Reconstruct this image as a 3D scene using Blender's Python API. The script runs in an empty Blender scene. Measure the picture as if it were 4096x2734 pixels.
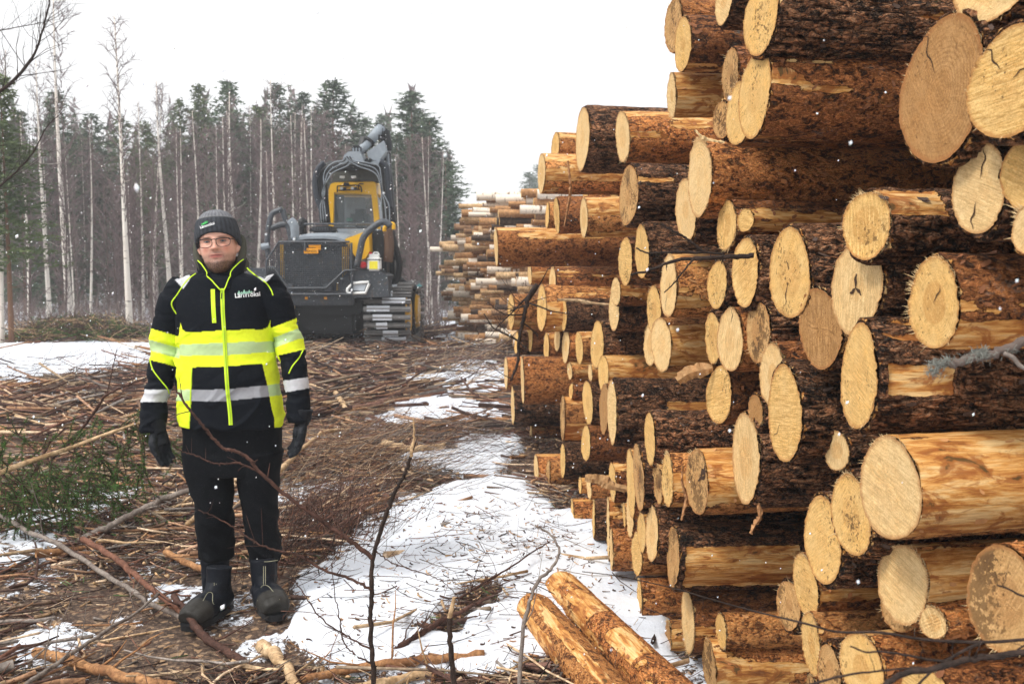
import bpy, bmesh, math, random
import numpy as np
from mathutils import Vector, Matrix
from mathutils.bvhtree import BVHTree
scene = bpy.context.scene
COL = scene.collection
# ---------------------------------------------------------------- camera, sky, sun, exposure
F = 995.0; PITCH = math.radians(4.57); CAMZ = 1.6
cd = bpy.data.cameras.new('camera'); cam = bpy.data.objects.new('camera', cd); COL.objects.link(cam)
cam.location = (0, 0, CAMZ); cam.rotation_euler = (math.pi/2-PITCH, 0, 0)
cd.sensor_width = 36.0; cd.lens = 36.0*F/1024; cd.clip_end = 2000; cd.clip_start = 0.05
cd.dof.use_dof = True; cd.dof.focus_distance = 3.4; cd.dof.aperture_fstop = 7.1
scene.camera = cam
SUN_EL, SUN_AZ = math.radians(52), math.radians(-122)      # soft light from behind the camera, to the left
w = bpy.data.worlds.new('World'); scene.world = w; w.use_nodes = True
nt = w.node_tree; nt.nodes.clear()
sky = nt.nodes.new('ShaderNodeTexSky'); sky.sky_type = 'NISHITA'; sky.sun_disc = False
sky.sun_elevation = SUN_EL; sky.sun_rotation = math.radians(-122); sky.dust_density = 6; sky.air_density = 1.5
hs = nt.nodes.new('ShaderNodeHueSaturation'); hs.inputs['Saturation'].default_value = 0.12
mx = nt.nodes.new('ShaderNodeMix'); mx.data_type = 'RGBA'; mx.inputs[0].default_value = 0.75
mx.inputs[7].default_value = (9.4, 9.4, 9.5, 1)            # the overcast cloud layer
bg = nt.nodes.new('ShaderNodeBackground'); bg.inputs['Strength'].default_value = 0.088
out = nt.nodes.new('ShaderNodeOutputWorld')
nt.links.new(sky.outputs[0], hs.inputs['Color']); nt.links.new(hs.outputs[0], mx.inputs[6])
nt.links.new(mx.outputs[2], bg.inputs['Color']); nt.links.new(bg.outputs[0], out.inputs['Surface'])
sl = bpy.data.lights.new('sun', 'SUN'); sl.energy = 1.5; sl.angle = math.radians(12); sl.color = (1.0, 0.96, 0.9)
so = bpy.data.objects.new('sun', sl); COL.objects.link(so)
_d = Vector((math.sin(SUN_AZ)*math.cos(SUN_EL), math.cos(SUN_AZ)*math.cos(SUN_EL), math.sin(SUN_EL)))
so.rotation_euler = _d.to_track_quat('Z', 'Y').to_euler()
scene.view_settings.view_transform = 'Standard'; scene.view_settings.look = 'None'
scene.view_settings.exposure = 0.86; scene.view_settings.gamma = 1.0
# ---------------------------------------------------------------- helpers
rnd = random.Random(7)
def ray(sx, sy):
    a = (sx/4-512)/F; b = -(sy/4-341.5)/F
    return (a, math.cos(PITCH)+b*math.sin(PITCH), -math.sin(PITCH)+b*math.cos(PITCH))
def S(sx, sy, Y):                     # photograph pixel (4096 wide) seen at distance Y -> world point
    r = ray(sx, sy); k = Y/r[1]; return Vector((r[0]*k, Y, CAMZ+r[2]*k))
K = 4096/2349.0
def D(dx, dy, Y): return S(dx*K, dy*K, Y)
def G(dx, dy, z=0.0):                 # the same, met with the ground
    r = ray(dx*K, dy*K); k = (z-CAMZ)/r[2]; return Vector((r[0]*k, r[1]*k, z))
def sm(a, b, x):
    t = np.clip((x-a)/(b-a), 0, 1); return t*t*(3-2*t)
def _h(ix, iy, iz, seed):
    n = (ix*374761393 + iy*668265263 + iz*2147483647 + seed*974634777) & 0xffffffff
    n = ((n ^ (n >> 13))*1274126177) & 0xffffffff
    n = (n ^ (n >> 16)) & 0xffffffff
    return n.astype(np.float64)/4294967295.0
def noise(x, y, z, seed=0):
    x = np.asarray(x, float); y = np.asarray(y, float)+0*x; z = np.asarray(z, float)+0*x
    xi = np.floor(x); yi = np.floor(y); zi = np.floor(z)
    fx, fy, fz = x-xi, y-yi, z-zi
    fx = fx*fx*(3-2*fx); fy = fy*fy*(3-2*fy); fz = fz*fz*(3-2*fz)
    xi = xi.astype(np.int64); yi = yi.astype(np.int64); zi = zi.astype(np.int64)
    r = 0
    for a in (0, 1):
        for b in (0, 1):
            for c in (0, 1):
                wt = (fx if a else 1-fx)*(fy if b else 1-fy)*(fz if c else 1-fz)
                r = r + wt*_h(xi+a, yi+b, zi+c, seed)
    return r*2-1
def fbm(x, y, z, o=3, seed=0):
    r = 0; a = 1.0; f = 1.0; s = 0
    for i in range(o):
        r = r+a*noise(np.asarray(x)*f, np.asarray(y)*f, np.asarray(z)*f, seed+i); s += a; a *= .5; f *= 2.03
    return r/s
def tag(o, label=None, cat=None, group=None, kind=None):
    if label: o['label'] = label
    if cat: o['category'] = cat
    if group: o['group'] = group
    if kind: o['kind'] = kind
    return o
def empty(name, loc=(0, 0, 0)):
    o = bpy.data.objects.new(name, None); COL.objects.link(o); o.location = loc; o.empty_display_size = .1
    return o
def setmesh(name, V, Fc, mats=(), midx=None, smooth=True, cols=None, attrs=None):
    me = bpy.data.meshes.new(name)
    V = np.asarray(V, dtype=np.float64)
    me.from_pydata(V.tolist(), [], Fc if isinstance(Fc, list) else Fc.tolist())
    for m in mats: me.materials.append(m)
    n = len(me.polygons)
    if midx is not None: me.polygons.foreach_set('material_index', np.asarray(midx, dtype=np.int32))
    if smooth: me.polygons.foreach_set('use_smooth', np.ones(n, dtype=bool))
    if cols is not None:
        a = me.color_attributes.new('paint', 'FLOAT_COLOR', 'POINT')
        c = np.ones((len(V), 4)); c[:, :cols.shape[1]] = cols; a.data.foreach_set('color', c.ravel())
    if attrs:
        for k, v in attrs.items():
            a = me.attributes.new(k, 'FLOAT', 'POINT'); a.data.foreach_set('value', np.asarray(v, dtype=np.float32))
    me.update(); return me
def link(name, me, parent=None, loc=(0, 0, 0)):
    o = bpy.data.objects.new(name, me); COL.objects.link(o); o.parent = parent; o.location = loc
    return o
class MB:                              # collects shapes that become one mesh
    def __init__(s): s.V = []; s.F = []; s.M = []
    def add(s, V, Fc, m=0):
        b = len(s.V); s.V += [tuple(v) for v in V]; s.F += [tuple(i+b for i in f) for f in Fc]; s.M += [m]*len(Fc)
    def box(s, x0, x1, y0, y1, z0, z1, m=0, bev=0.0):
        if bev <= 0:
            V = [(x, y, z) for x in (x0, x1) for y in (y0, y1) for z in (z0, z1)]
            s.add(V, [(0, 1, 3, 2), (4, 6, 7, 5), (0, 4, 5, 1), (2, 3, 7, 6), (0, 2, 6, 4), (1, 5, 7, 3)], m); return
        bm = bmesh.new(); bmesh.ops.create_cube(bm, size=1)
        for v in bm.verts: v.co = ((x0+x1)/2+v.co.x*(x1-x0), (y0+y1)/2+v.co.y*(y1-y0), (z0+z1)/2+v.co.z*(z1-z0))
        bmesh.ops.bevel(bm, geom=bm.edges[:], offset=bev, segments=2, affect='EDGES')
        bm.verts.ensure_lookup_table()
        s.add([v.co[:] for v in bm.verts], [[v.index for v in f.verts] for f in bm.faces], m); bm.free()
    def tube(s, P, R, n=6, m=0, cap=True):
        P = [Vector(p) for p in P]
        if not hasattr(R, '__len__'): R = [R]*len(P)
        V = []; up = None
        for i, p in enumerate(P):
            t = (P[min(i+1, len(P)-1)]-P[max(i-1, 0)])
            if t.length < 1e-9: t = Vector((0, 0, 1))
            t.normalize()
            if up is None:
                up = Vector((0, 0, 1)) if abs(t.z) < .9 else Vector((1, 0, 0))
            a = t.cross(up)
            if a.length < 1e-6: a = t.orthogonal()
            a.normalize(); b = a.cross(t).normalized(); up = b
            for k in range(n):
                c = 2*math.pi*k/n; V.append(p+(a*math.cos(c)+b*math.sin(c))*R[i])
        Fc = []
        for i in range(len(P)-1):
            for k in range(n):
                Fc.append((i*n+k, i*n+(k+1) % n, (i+1)*n+(k+1) % n, (i+1)*n+k))
        if cap:
            Fc.append(tuple(range(n))[::-1]); Fc.append(tuple((len(P)-1)*n+k for k in range(n)))
        s.add(V, Fc, m)
    def prism(s, pts, y0, y1, m=0):    # polygon in x,z pushed along y
        n = len(pts); V = [(x, y0, z) for x, z in pts]+[(x, y1, z) for x, z in pts]
        Fc = [tuple(range(n)), tuple(range(2*n-1, n-1, -1))]+[(i, i+n, (i+1) % n+n, (i+1) % n) for i in range(n)]
        s.add(V, Fc, m)
    def mesh(s, name, mats, off=(0, 0, 0), smooth=False):
        V = np.array(s.V, float).reshape(-1, 3)-np.array(off, float)
        return setmesh(name, V, s.F, mats if isinstance(mats, (list, tuple)) else [mats], s.M, smooth)
    def obj(s, name, mats, parent=None, smooth=False):
        off = parent_world(parent)
        return link(name, s.mesh(name, mats, off, smooth), parent)
def parent_world(p):
    o = Vector((0, 0, 0))
    while p is not None: o = o+Vector(p.location); p = p.parent
    return o
def curve(P, n=6):                     # Catmull-Rom through points
    P = [Vector(p) for p in P]; Q = [P[0]*2-P[1]]+P+[P[-1]*2-P[-2]]; o = []
    for i in range(1, len(Q)-2):
        a, b, c, d = Q[i-1:i+3]
        for k in range(n):
            t = k/n; o.append(.5*((2*b)+(c-a)*t+(2*a-5*b+4*c-d)*t*t+(3*b-a-3*c+d)*t**3))
    o.append(P[-1]); return o
def interp(xs, ys, t):
    return np.interp(t, xs, ys)
# ---------------------------------------------------------------- node helper
class N:
    def __init__(s, name):
        s.m = bpy.data.materials.new(name); s.m.use_nodes = True; s.t = s.m.node_tree
        s.b = s.t.nodes['Principled BSDF']; s.o = s.t.nodes['Material Output']
        s.b.inputs['Specular IOR Level'].default_value = .14
    def n(s, typ, **kw):
        x = s.t.nodes.new('ShaderNode'+typ)
        for k, v in kw.items(): setattr(x, k, v)
        return x
    def l(s, a, b): s.t.links.new(a, b)
    def put(s, inp, v):
        if hasattr(v, 'is_linked') or hasattr(v, 'links'): s.l(v, inp)
        elif isinstance(v, (tuple, list)) and len(v) == 3 and inp.type == 'RGBA': inp.default_value = (*v, 1)
        else: inp.default_value = v
    def coord(s, kind='Object', scale=(1, 1, 1), rot=(0, 0, 0), off=None):
        c = s.n('TexCoord').outputs[kind]
        mp = s.n('Mapping'); s.l(c, mp.inputs[0]); mp.inputs['Scale'].default_value = scale; mp.inputs['Rotation'].default_value = rot
        if off is not None:
            s.l(off, mp.inputs['Location'])
        return mp.outputs[0]
    def rand(s): return s.n('ObjectInfo').outputs['Random']
    def noise(s, vec, scale=5, detail=4, rough=.55, dist=0, out=0):
        x = s.n('TexNoise'); s.l(vec, x.inputs['Vector']); x.inputs['Scale'].default_value = scale
        x.inputs['Detail'].default_value = detail; x.inputs['Roughness'].default_value = rough; x.inputs['Distortion'].default_value = dist
        return x.outputs[out]
    def vor(s, vec, scale=5, feature='F1', out='Distance', rand=1):
        x = s.n('TexVoronoi', feature=feature); s.l(vec, x.inputs['Vector']); x.inputs['Scale'].default_value = scale
        x.inputs['Randomness'].default_value = rand
        return x.outputs[out]
    def math(s, op, a, b=0.0, c=None, clamp=False):
        x = s.n('Math', operation=op); x.use_clamp = clamp; s.put(x.inputs[0], a); s.put(x.inputs[1], b)
        if c is not None: s.put(x.inputs[2], c)
        return x.outputs[0]
    def rng(s, v, a, b, c=0.0, d=1.0):
        x = s.n('MapRange'); s.put(x.inputs[0], v)
        for i, q in enumerate((a, b, c, d)): s.put(x.inputs[i+1], q)
        return x.outputs[0]
    def mix(s, f, a, b, mode='MIX'):
        x = s.n('Mix', data_type='RGBA', blend_type=mode); s.put(x.inputs[0], f); s.put(x.inputs[6], a); s.put(x.inputs[7], b)
        return x.outputs[2]
    def ramp(s, v, stops):
        x = s.n('ValToRGB'); s.put(x.inputs[0], v); e = x.color_ramp.elements
        while len(e) < len(stops): e.new(.5)
        for q, (p, c) in zip(e, stops): q.position = p; q.color = (*c, 1)
        return x.outputs[0]
    def attr(s, name, out='Fac'):
        x = s.n('Attribute'); x.attribute_name = name; return x.outputs[out]
    def bump(s, hgt, st=.5, dist=.01, nrm=None):
        x = s.n('Bump'); s.put(x.inputs['Height'], hgt); x.inputs['Strength'].default_value = st; x.inputs['Distance'].default_value = dist
        if nrm is not None: s.l(nrm, x.inputs['Normal'])
        s.l(x.outputs[0], s.b.inputs['Normal']); return x.outputs[0]
    def fin(s, col, rough=.7, metal=0.0, spec=None):
        s.put(s.b.inputs['Base Color'], col); s.put(s.b.inputs['Roughness'], rough); s.b.inputs['Metallic'].default_value = metal
        if spec is not None: s.b.inputs['Specular IOR Level'].default_value = spec
        return s.m
def plain(name, c, rough=.6, metal=0.0, var=.15, sc=20, spec=.3):
    q = N(name); v = q.coord(); f = q.noise(v, sc, 4)
    q.bump(f, .2, .003)
    return q.fin(q.mix(f, tuple(x*(1-var) for x in c), tuple(min(1, x*(1+var)) for x in c)), rough, metal, spec)
# ---------------------------------------------------------------- materials
M = {}
def off_rand(q):
    cmb = q.n('CombineXYZ'); r = q.rand()
    q.l(q.math('MULTIPLY', r, 37.0), cmb.inputs[0]); q.l(q.math('MULTIPLY', r, 91.0), cmb.inputs[1]); q.l(q.math('MULTIPLY', r, 53.0), cmb.inputs[2])
    return cmb.outputs[0]
def wood_side(q, off):                 # debarked wood with wet streaks and shreds of inner bark
    v = q.coord('Object', (2.2, 14, 14), off=off)
    f = q.noise(v, 3.0, 8, .68, .6); g = q.noise(q.coord('Object', (5, 75, 75), off=off), 2.5, 5, .75); b = q.noise(q.coord('Object', (1, 1.6, 1.6), off=off), 9, 6, .65, .8)
    c = q.ramp(q.rng(f, .3, .7), [(.08, (.16, .05, .014)), (.3, (.42, .16, .036)), (.5, (.66, .33, .09)), (.75, (.8, .54, .24))])
    c = q.mix(q.rng(g, .42, .7, 0, .6), c, (.26, .1, .03)); c = q.mix(q.rng(g, .45, .25, 0, .35), c, (.86, .66, .38))
    c = q.mix(q.rng(b, .54, .6, 0, .85), c, (.3, .1, .026)); c = q.mix(q.rng(b, .63, .67, 0, .8), c, (.06, .045, .016))
    return c, f
def bark(name, dark, base, flake, pale, furrow, lichen, scl, lo):
    q = N(name); off = off_rand(q)
    v = q.coord('Object', (1, 1.5, 1.5), off=off)
    n1 = q.noise(v, scl, 7, .62, .8); n2 = q.noise(v, scl*.35, 4, .6); n3 = q.noise(v, scl*2.6, 5, .7, .5); fine = q.noise(v, 110, 4, .75)
    lev = q.rng(q.math('ADD', q.math('MULTIPLY', n1, .62), q.math('MULTIPLY', n2, .38)), .34, .66)
    c = q.ramp(lev, [(lo-.1, dark), (lo, base), (lo+.07, tuple((x+y)/2 for x, y in zip(base, flake))), (lo+.085, flake), (lo+.16, base), (lo+.175, pale), (lo+.24, flake)])
    v2 = q.coord('Object', (1.6, 4.2, 4.2), off=off)
    pl_ = None
    if furrow > .9:
        dn = q.noise(v, 14, 4, .6, out=1); ad = q.n('VectorMath', operation='MULTIPLY_ADD'); q.l(dn, ad.inputs[0]); ad.inputs[1].default_value = (.12, .05, .05); q.l(q.coord('Object', (.5, 1.45, 1.45), off=off), ad.inputs[2])
        e_ = q.vor(ad.outputs[0], 27, 'DISTANCE_TO_EDGE', 'Distance'); pl_ = q.rng(q.math('ADD', e_, q.math('MULTIPLY', q.math('SUBTRACT', n3, .5), .14)), .0, .17)
        c = q.mix(q.rng(pl_, .5, .04, 0, .9), c, dark)
    r1 = q.math('ABSOLUTE', q.math('SUBTRACT', q.noise(v2, scl*.42, 5, .6, 1.0), .5)); r2 = q.math('ABSOLUTE', q.math('SUBTRACT', q.noise(v, scl*1.3, 4, .6, .6), .5))
    k1 = q.rng(r1, 0, .03+.05*furrow, furrow, 0); k2 = q.rng(r2, 0, .03, .75, 0)
    c = q.mix(q.math('MULTIPLY', k1, .85), c, dark); c = q.mix(q.math('MULTIPLY', k2, q.rng(n3, .45, .65)), c, tuple(x*.5 for x in dark))
    c = q.mix(q.rng(n3, .5, .38, 0, .45), c, dark); c = q.mix(q.rng(n3, .56, .66, 0, .5), c, pale)
    c = q.mix(q.rng(fine, .5, .8, .0, .35), c, pale); c = q.mix(q.rng(fine, .45, .2, .0, .5), c, dark)
    cv = q.attr('crack'); c = q.mix(q.math('MULTIPLY', cv, furrow), c, tuple(x*.5 for x in dark))
    li = q.noise(v, 7, 6, .7); li2 = q.noise(v, 45, 4, .7)
    lm = q.math('MULTIPLY', q.rng(li, .52, .66, 0, lichen), q.rng(li2, .5, .6)); c = q.mix(lm, c, (.27, .29, .26))
    gm = q.rng(q.noise(v, 11, 5, .7), .62, .68, 0, .6); gm = q.math('MULTIPLY', gm, q.rng(n3, .42, .55)); c = q.mix(gm, c, (.025, .04, .014))
    hv = q.n('HueSaturation'); q.put(hv.inputs['Value'], q.rng(q.rand(), 0, 1, 1.15, 1.95)); q.l(c, hv.inputs['Color']); c = hv.outputs[0]
    ws, wf = wood_side(q, off)
    pl = q.rng(q.math('ADD', q.attr('peel'), q.math('MULTIPLY', q.math('SUBTRACT', q.noise(v, 22, 6, .65), .5), .9)), .47, .53)
    inner = q.rng(q.math('ABSOLUTE', q.math('SUBTRACT', pl, .5)), .5, .3, 0, .8)
    c = q.mix(pl, c, ws); c = q.mix(inner, c, (.15, .045, .015))
    hgt = q.math('ADD', q.math('MULTIPLY', lev, 1.2), q.math('ADD', q.math('MULTIPLY', fine, .5), q.math('MULTIPLY', q.rng(r1, 0, .06), .6*furrow+.1)))
    if pl_ is not None: hgt = q.math('ADD', hgt, q.math('MULTIPLY', pl_, 1.6))
    hgt = q.math('ADD', q.math('MULTIPLY', q.math('SUBTRACT', 1.0, pl), hgt), q.math('MULTIPLY', q.noise(q.coord('Object', (4, 50, 50)), 3, 4), .25))
    q.bump(hgt, 1.0, .009+.012*(furrow > .9))
    return q.fin(c, q.rng(fine, .3, .7, .5, .85), spec=.16)
M['D'] = bark('dark_furrowed_bark', (.011, .005, .003), (.27, .105, .045), (.42, .18, .08), (.56, .34, .2), .9001, .14, 32, .42)
M['M'] = bark('brown_bark', (.025, .009, .004), (.17, .056, .02), (.33, .115, .036), (.56, .24, .08), .6, .3, 38, .42)
M['O'] = bark('flaky_orange_bark', (.05, .015, .005), (.3, .092, .025), (.5, .18, .048), (.74, .38, .14), .45, .15, 42, .42)
M['P'] = bark('thin_orange_bark', (.08, .025, .008), (.36, .13, .036), (.58, .24, .07), (.75, .42, .16), .35, .08, 40, .43)
def cut(name, pale, mid, heart, dirt):
    q = N(name); off = off_rand(q)
    rad = q.attr('rad'); v = q.coord('Object', (1, 1, 1), off=off)
    nz = q.noise(v, 7, 4, .55); ro = q.rand(); fr = lambda k: q.math('FRACT', q.math('MULTIPLY', ro, k))
    rr = q.math('ADD', rad, q.math('MULTIPLY', q.math('SUBTRACT', nz, .5), .2))
    wv = q.math('SINE', q.math('MULTIPLY', rr, q.math('ADD', 70.0, q.math('MULTIPLY', fr(5.0), 60.0))))
    hr = q.math('ADD', .26, q.math('MULTIPLY', ro, .3))
    hf = q.rng(q.math('SUBTRACT', q.math('ADD', rr, q.math('MULTIPLY', q.math('SUBTRACT', q.noise(v, 22, 3), .5), .12)), hr), -.03, .03, 1, 0)
    big = q.noise(v, 11, 5, .65); fib = q.noise(v, 240, 4, .8); med = q.noise(v, 60, 5, .75)
    c = q.mix(q.rng(big, .36, .62), pale, mid)
    c = q.mix(q.math('MULTIPLY', hf, q.math('ADD', .15, q.math('MULTIPLY', fr(7.0), .8))), c, heart)
    c = q.mix(q.math('MULTIPLY', q.rng(wv, -.2, 1), q.rng(q.noise(v, 5, 2), .38, .62, .1, .6)), c, tuple(x*.6 for x in mid))
    cm = q.n('CombineXYZ'); q.l(q.math('MULTIPLY', ro, 21.0), cm.inputs[0])
    m1 = q.n('Mapping'); q.l(v, m1.inputs[0]); q.l(cm.outputs[0], m1.inputs['Rotation']); m2 = q.n('Mapping'); q.l(m1.outputs[0], m2.inputs[0]); m2.inputs['Scale'].default_value = (4, 12, 210)
    sc_ = q.noise(m2.outputs[0], 1.4, 4, .65, .5); gs = q.rng(fr(13.0), .2, .8, .3, .95)
    c = q.mix(q.math('MULTIPLY', q.rng(sc_, .47, .62), gs), c, tuple(x*.55 for x in mid)); c = q.mix(q.math('MULTIPLY', q.rng(sc_, .46, .33), gs), c, tuple(min(1, x*1.12) for x in pale))
    c = q.mix(q.rng(med, .5, .68, 0, .7), c, tuple(x*.55 for x in mid)); c = q.mix(q.rng(fib, .5, .3, 0, .5), c, tuple(min(1, x*1.18) for x in pale)); c = q.mix(q.rng(fib, .5, .7, 0, .45), c, tuple(x*.6 for x in mid))
    sp = q.noise(v, 85, 4, .7); sm_ = q.noise(v, 8, 3)
    thr = q.rng(sm_, .35, .7, .74, .74-dirt)
    c = q.mix(q.rng(q.math('SUBTRACT', sp, thr), 0, .04, 0, .85), c, (.06, .03, .015))
    c = q.mix(q.rng(q.math('ADD', rad, q.math('MULTIPLY', q.math('SUBTRACT', med, .5), .14)), .9, .98, 0, .85), c, (.38, .15, .05)); c = q.mix(q.rng(q.math('SUBTRACT', big, q.math('MULTIPLY', rad, .12)), .56, .4, 0, .35), c, tuple(x*.72 for x in mid))
    q.bump(q.math('ADD', q.math('MULTIPLY', sc_, .7), q.math('ADD', q.math('MULTIPLY', fib, .8), q.math('MULTIPLY', med, .5))), .9, .004)
    return q.fin(c, .8, spec=.15)
M['cut'] = [cut('pale_cut_wood', (.95, .71, .38), (.87, .55, .23), (.68, .34, .1), .1),
            cut('yellow_cut_wood', (.93, .65, .29), (.83, .48, .15), (.6, .3, .09), .25),
            cut('dirty_and_shaded_cut_wood', (.78, .5, .23), (.6, .33, .12), (.4, .18, .06), .42),
            cut('brown_cut_wood', (.62, .36, .15), (.44, .22, .075), (.5, .25, .085), .16)]
for k_, c_ in (('D', (.075, .045, .032)), ('M', (.22, .085, .035)), ('O', (.38, .15, .05)), ('P', (.5, .24, .09))): M['flake'+k_] = plain('loose_bark', c_, .75, var=.5, sc=40)
M['crackm'] = plain('dark_crack', (.05, .025, .012), .9)
M['splinter'] = plain('splinter_wood', (.8, .58, .3), .8, sc=60)
def stick_mat(name, a, b, sc=14):
    q = N(name); v = q.coord('Object'); f = q.noise(v, sc, 5, .65); g = q.noise(v, sc*5, 4, .7)
    q.bump(g, .6, .004); c = q.mix(q.rng(g, .4, .65, 0, .7), q.mix(q.rng(f, .35, .65), a, b), tuple(x*.4 for x in a))
    hv = q.n('HueSaturation'); t = q.attr('tint'); q.put(hv.inputs['Value'], q.math('ADD', 1.0, t)); q.put(hv.inputs['Saturation'], q.math('SUBTRACT', 1.0, q.math('MULTIPLY', q.math('ABSOLUTE', t), .5))); q.l(c, hv.inputs['Color'])
    return q.fin(hv.outputs[0], .75)
M['twig_dark'] = stick_mat('dark_twig_bark', (.05, .026, .02), (.13, .065, .048))
M['twig_red'] = stick_mat('reddish_twig_bark', (.13, .055, .035), (.27, .125, .08))
M['twig_grey'] = stick_mat('grey_branch_bark', (.17, .135, .115), (.34, .29, .25))
M['twig_tan'] = stick_mat('barkless_stick_wood', (.42, .26, .13), (.78, .56, .34), 9)
M['twig_orange'] = stick_mat('orange_stick_bark', (.26, .12, .055), (.55, .29, .13), 12)
M['branch_black'] = stick_mat('wet_dark_bark', (.025, .018, .015), (.07, .045, .035), 30)
M['chip'] = stick_mat('bark_chips', (.4, .19, .07), (.76, .52, .27), 5)
M['needle'] = stick_mat('spruce_needles', (.05, .12, .028), (.11, .21, .05), 3)
M['lichen'] = plain('grey_lichen', (.2, .205, .18), .9, sc=60)
# snow and litter ground
def snowc(q, v):
    f = q.noise(v, 2.0, 5); return q.mix(f, (.66, .71, .79), (.78, .81, .86))
q = N('snow_and_litter'); v = q.coord('Object')
a = q.noise(v, 9, 6, .7); b = q.noise(v, 40, 5, .75); cc = q.vor(v, 45, 'F1', 'Color'); cs = q.n('SeparateColor'); q.l(cc, cs.inputs[0])
lit = q.ramp(b, [(.3, (.02, .013, .01)), (.46, (.065, .043, .033)), (.58, (.16, .105, .072)), (.7, (.4, .3, .2))])
lit = q.mix(q.rng(cs.outputs[0], .84, .9, 0, .8), lit, (.4, .26, .15)); lit = q.mix(q.rng(a, .55, .7, 0, .5), lit, (.06, .03, .022))
mask = q.math('ADD', q.attr('snow'), q.math('ADD', q.math('MULTIPLY', q.math('SUBTRACT', a, .5), 1.5), q.math('MULTIPLY', q.math('SUBTRACT', b, .5), 1.1)))
mk = q.rng(mask, .46, .54)
spk = q.rng(q.noise(v, 75, 3, .7), .69, .73, 0, .8); spk = q.math('MULTIPLY', spk, q.rng(q.noise(v, 3.5, 3), .42, .62))
col = q.mix(mk, lit, q.mix(spk, snowc(q, v), (.22, .12, .06)))
q.bump(q.math('ADD', q.math('MULTIPLY', b, .6), q.math('MULTIPLY', a, 1.0)), .5, .02)
M['ground'] = q.fin(col, .8, spec=.2)
q = N('clean_snow'); v = q.coord('Object'); q.bump(q.noise(v, 30, 5), .3, .01); M['snow'] = q.fin(snowc(q, v), .7)
# birch stem: white bark, dark marks, darker base and twigs
q = N('birch_bark'); v = q.coord('Object', (3, 3, 14)); f = q.noise(v, 2.4, 4, .7); g = q.noise(q.coord('Object', (2, 2, 3)), 1.2, 3)
c = q.mix(q.rng(f, .57, .62), (.78, .73, .66), (.06, .05, .045)); c = q.mix(q.rng(g, .45, .7, 0, .4), c, (.6, .42, .3))
M['birch'] = q.fin(c, .7)
M['bare_trunk'] = stick_mat('grey_brown_trunk', (.09, .065, .058), (.2, .155, .13), 3)
M['birch_twig'] = stick_mat('birch_twigs', (.17, .125, .125), (.28, .21, .2), 2)
q = N('pine_trunk'); v = q.coord('Object', (1, 1, .4)); f = q.noise(v, 1.2, 4)
M['pine_trunk'] = q.fin(q.mix(q.rng(f, .35, .65), (.12, .075, .055), (.3, .15, .08)), .8)
def needles(name, a, b):
    q = N(name); v = q.coord('Object'); f = q.noise(v, 2.5, 4, .7); r = q.rand()
    c = q.mix(q.rng(f, .35, .65), a, b); hv = q.n('HueSaturation'); q.put(hv.inputs['Value'], q.rng(r, 0, 1, .8, 1.25)); q.l(c, hv.inputs['Color'])
    return q.fin(hv.outputs[0], .8)
M['conifer'] = needles('conifer_needles', (.07, .095, .06), (.12, .16, .10))  # needle greens kept pale, so part of the haze sits in the colour
M['conifer_y'] = needles('pine_needles', (.07, .1, .045), (.14, .17, .07))
# ---------------------------------------------------------------- ground: one sheet of snow, slash and litter
BL = []                                # snow patches: x, y, rx, ry, strength
def patch(dx, dy, wd, hd, s=1.0):
    c = G(dx, dy); a = G(dx, dy-hd/2); b = G(dx, dy+hd/2); BL.append((c.x, (a.y+b.y)/2, wd/2/2.2937/F*c.y, max(.05, (a.y-b.y)/2), s))
for a in ((1000, 1290, 420, 270), (1120, 1180, 360, 150), (880, 1390, 400, 200), (1270, 1350, 300, 220), (1330, 1250, 260, 140), (1430, 1440, 260, 260), (760, 1450, 200, 120), (1180, 1480, 300, 160),
          (940, 1180, 120, 90, .7), (1000, 935, 240, 60, 1.6), (1090, 880, 200, 90, 1.4), (1085, 775, 200, 40, 1.5), (1130, 970, 180, 100, 1.4), (1100, 840, 160, 30, .7), (1170, 1010, 120, 60, .4),
          (170, 824, 580, 112, 1.4), (20, 850, 260, 70, 1), (320, 800, 200, 60, 1), (170, 915, 150, 28, 1), (300, 918, 110, 18, .8), (30, 890, 130, 26, .6),
          (330, 1310, 160, 60, .45), (120, 1320, 200, 90, .4), (470, 1300, 120, 60, .5), (560, 1390, 120, 60, .5), (560, 1130, 80, 30, .5), (300, 1420, 120, 40, .4), (600, 1500, 140, 60, .6), (250, 1200, 160, 30, .35), (520, 1440, 120, 60, .4), (730, 880, 120, 16, .6), (60, 1540, 240, 80, .45), (1020, 1065, 260, 70, 1.2), (900, 985, 180, 40, .9), (1120, 1020, 160, 80, 1.2), (960, 870, 140, 36, .7), (820, 960, 120, 24, .6), (760, 1120, 90, 30, .5), (700, 1010, 90, 20, .5), (430, 1240, 100, 30, .35), (930, 1520, 520, 110, .8), (1120, 1540, 260, 120, .9)):
    patch(*a)
def snowmask(x, y):
    n = fbm(x*1.6, y*1.6, 0*x, 4, 3)*.5; m = np.zeros_like(x)
    for cx, cy, rx, ry, s in BL:
        d = np.sqrt(((x-cx)/rx)**2+((y-cy)/ry)**2); m = np.maximum(m, s*sm(1.25, .75, d+n))
    m = np.maximum(m, .62*sm(-.05, .3, fbm(x*2.6, y*1.7, 0*x, 3, 55))*sm(9, 6, y))
    m = np.maximum(m, .8*sm(20.5, 22.5, y)*(.9+n)*sm(-1.5, -5.0, x))
    m = np.maximum(m, .62*sm(22, 26, y)); m = np.maximum(m, .65*sm(1.0, 1.6, x)*sm(8, 3, y))
    m = np.maximum(m, .5*sm(.5, 1, x)); m = np.maximum(m, .45*sm(-8, -12, x)); m = np.maximum(m, .5*sm(1.5, -1, y))
    return m
_s1 = G(1010, 1300); _s3 = G(150, 826)
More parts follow.
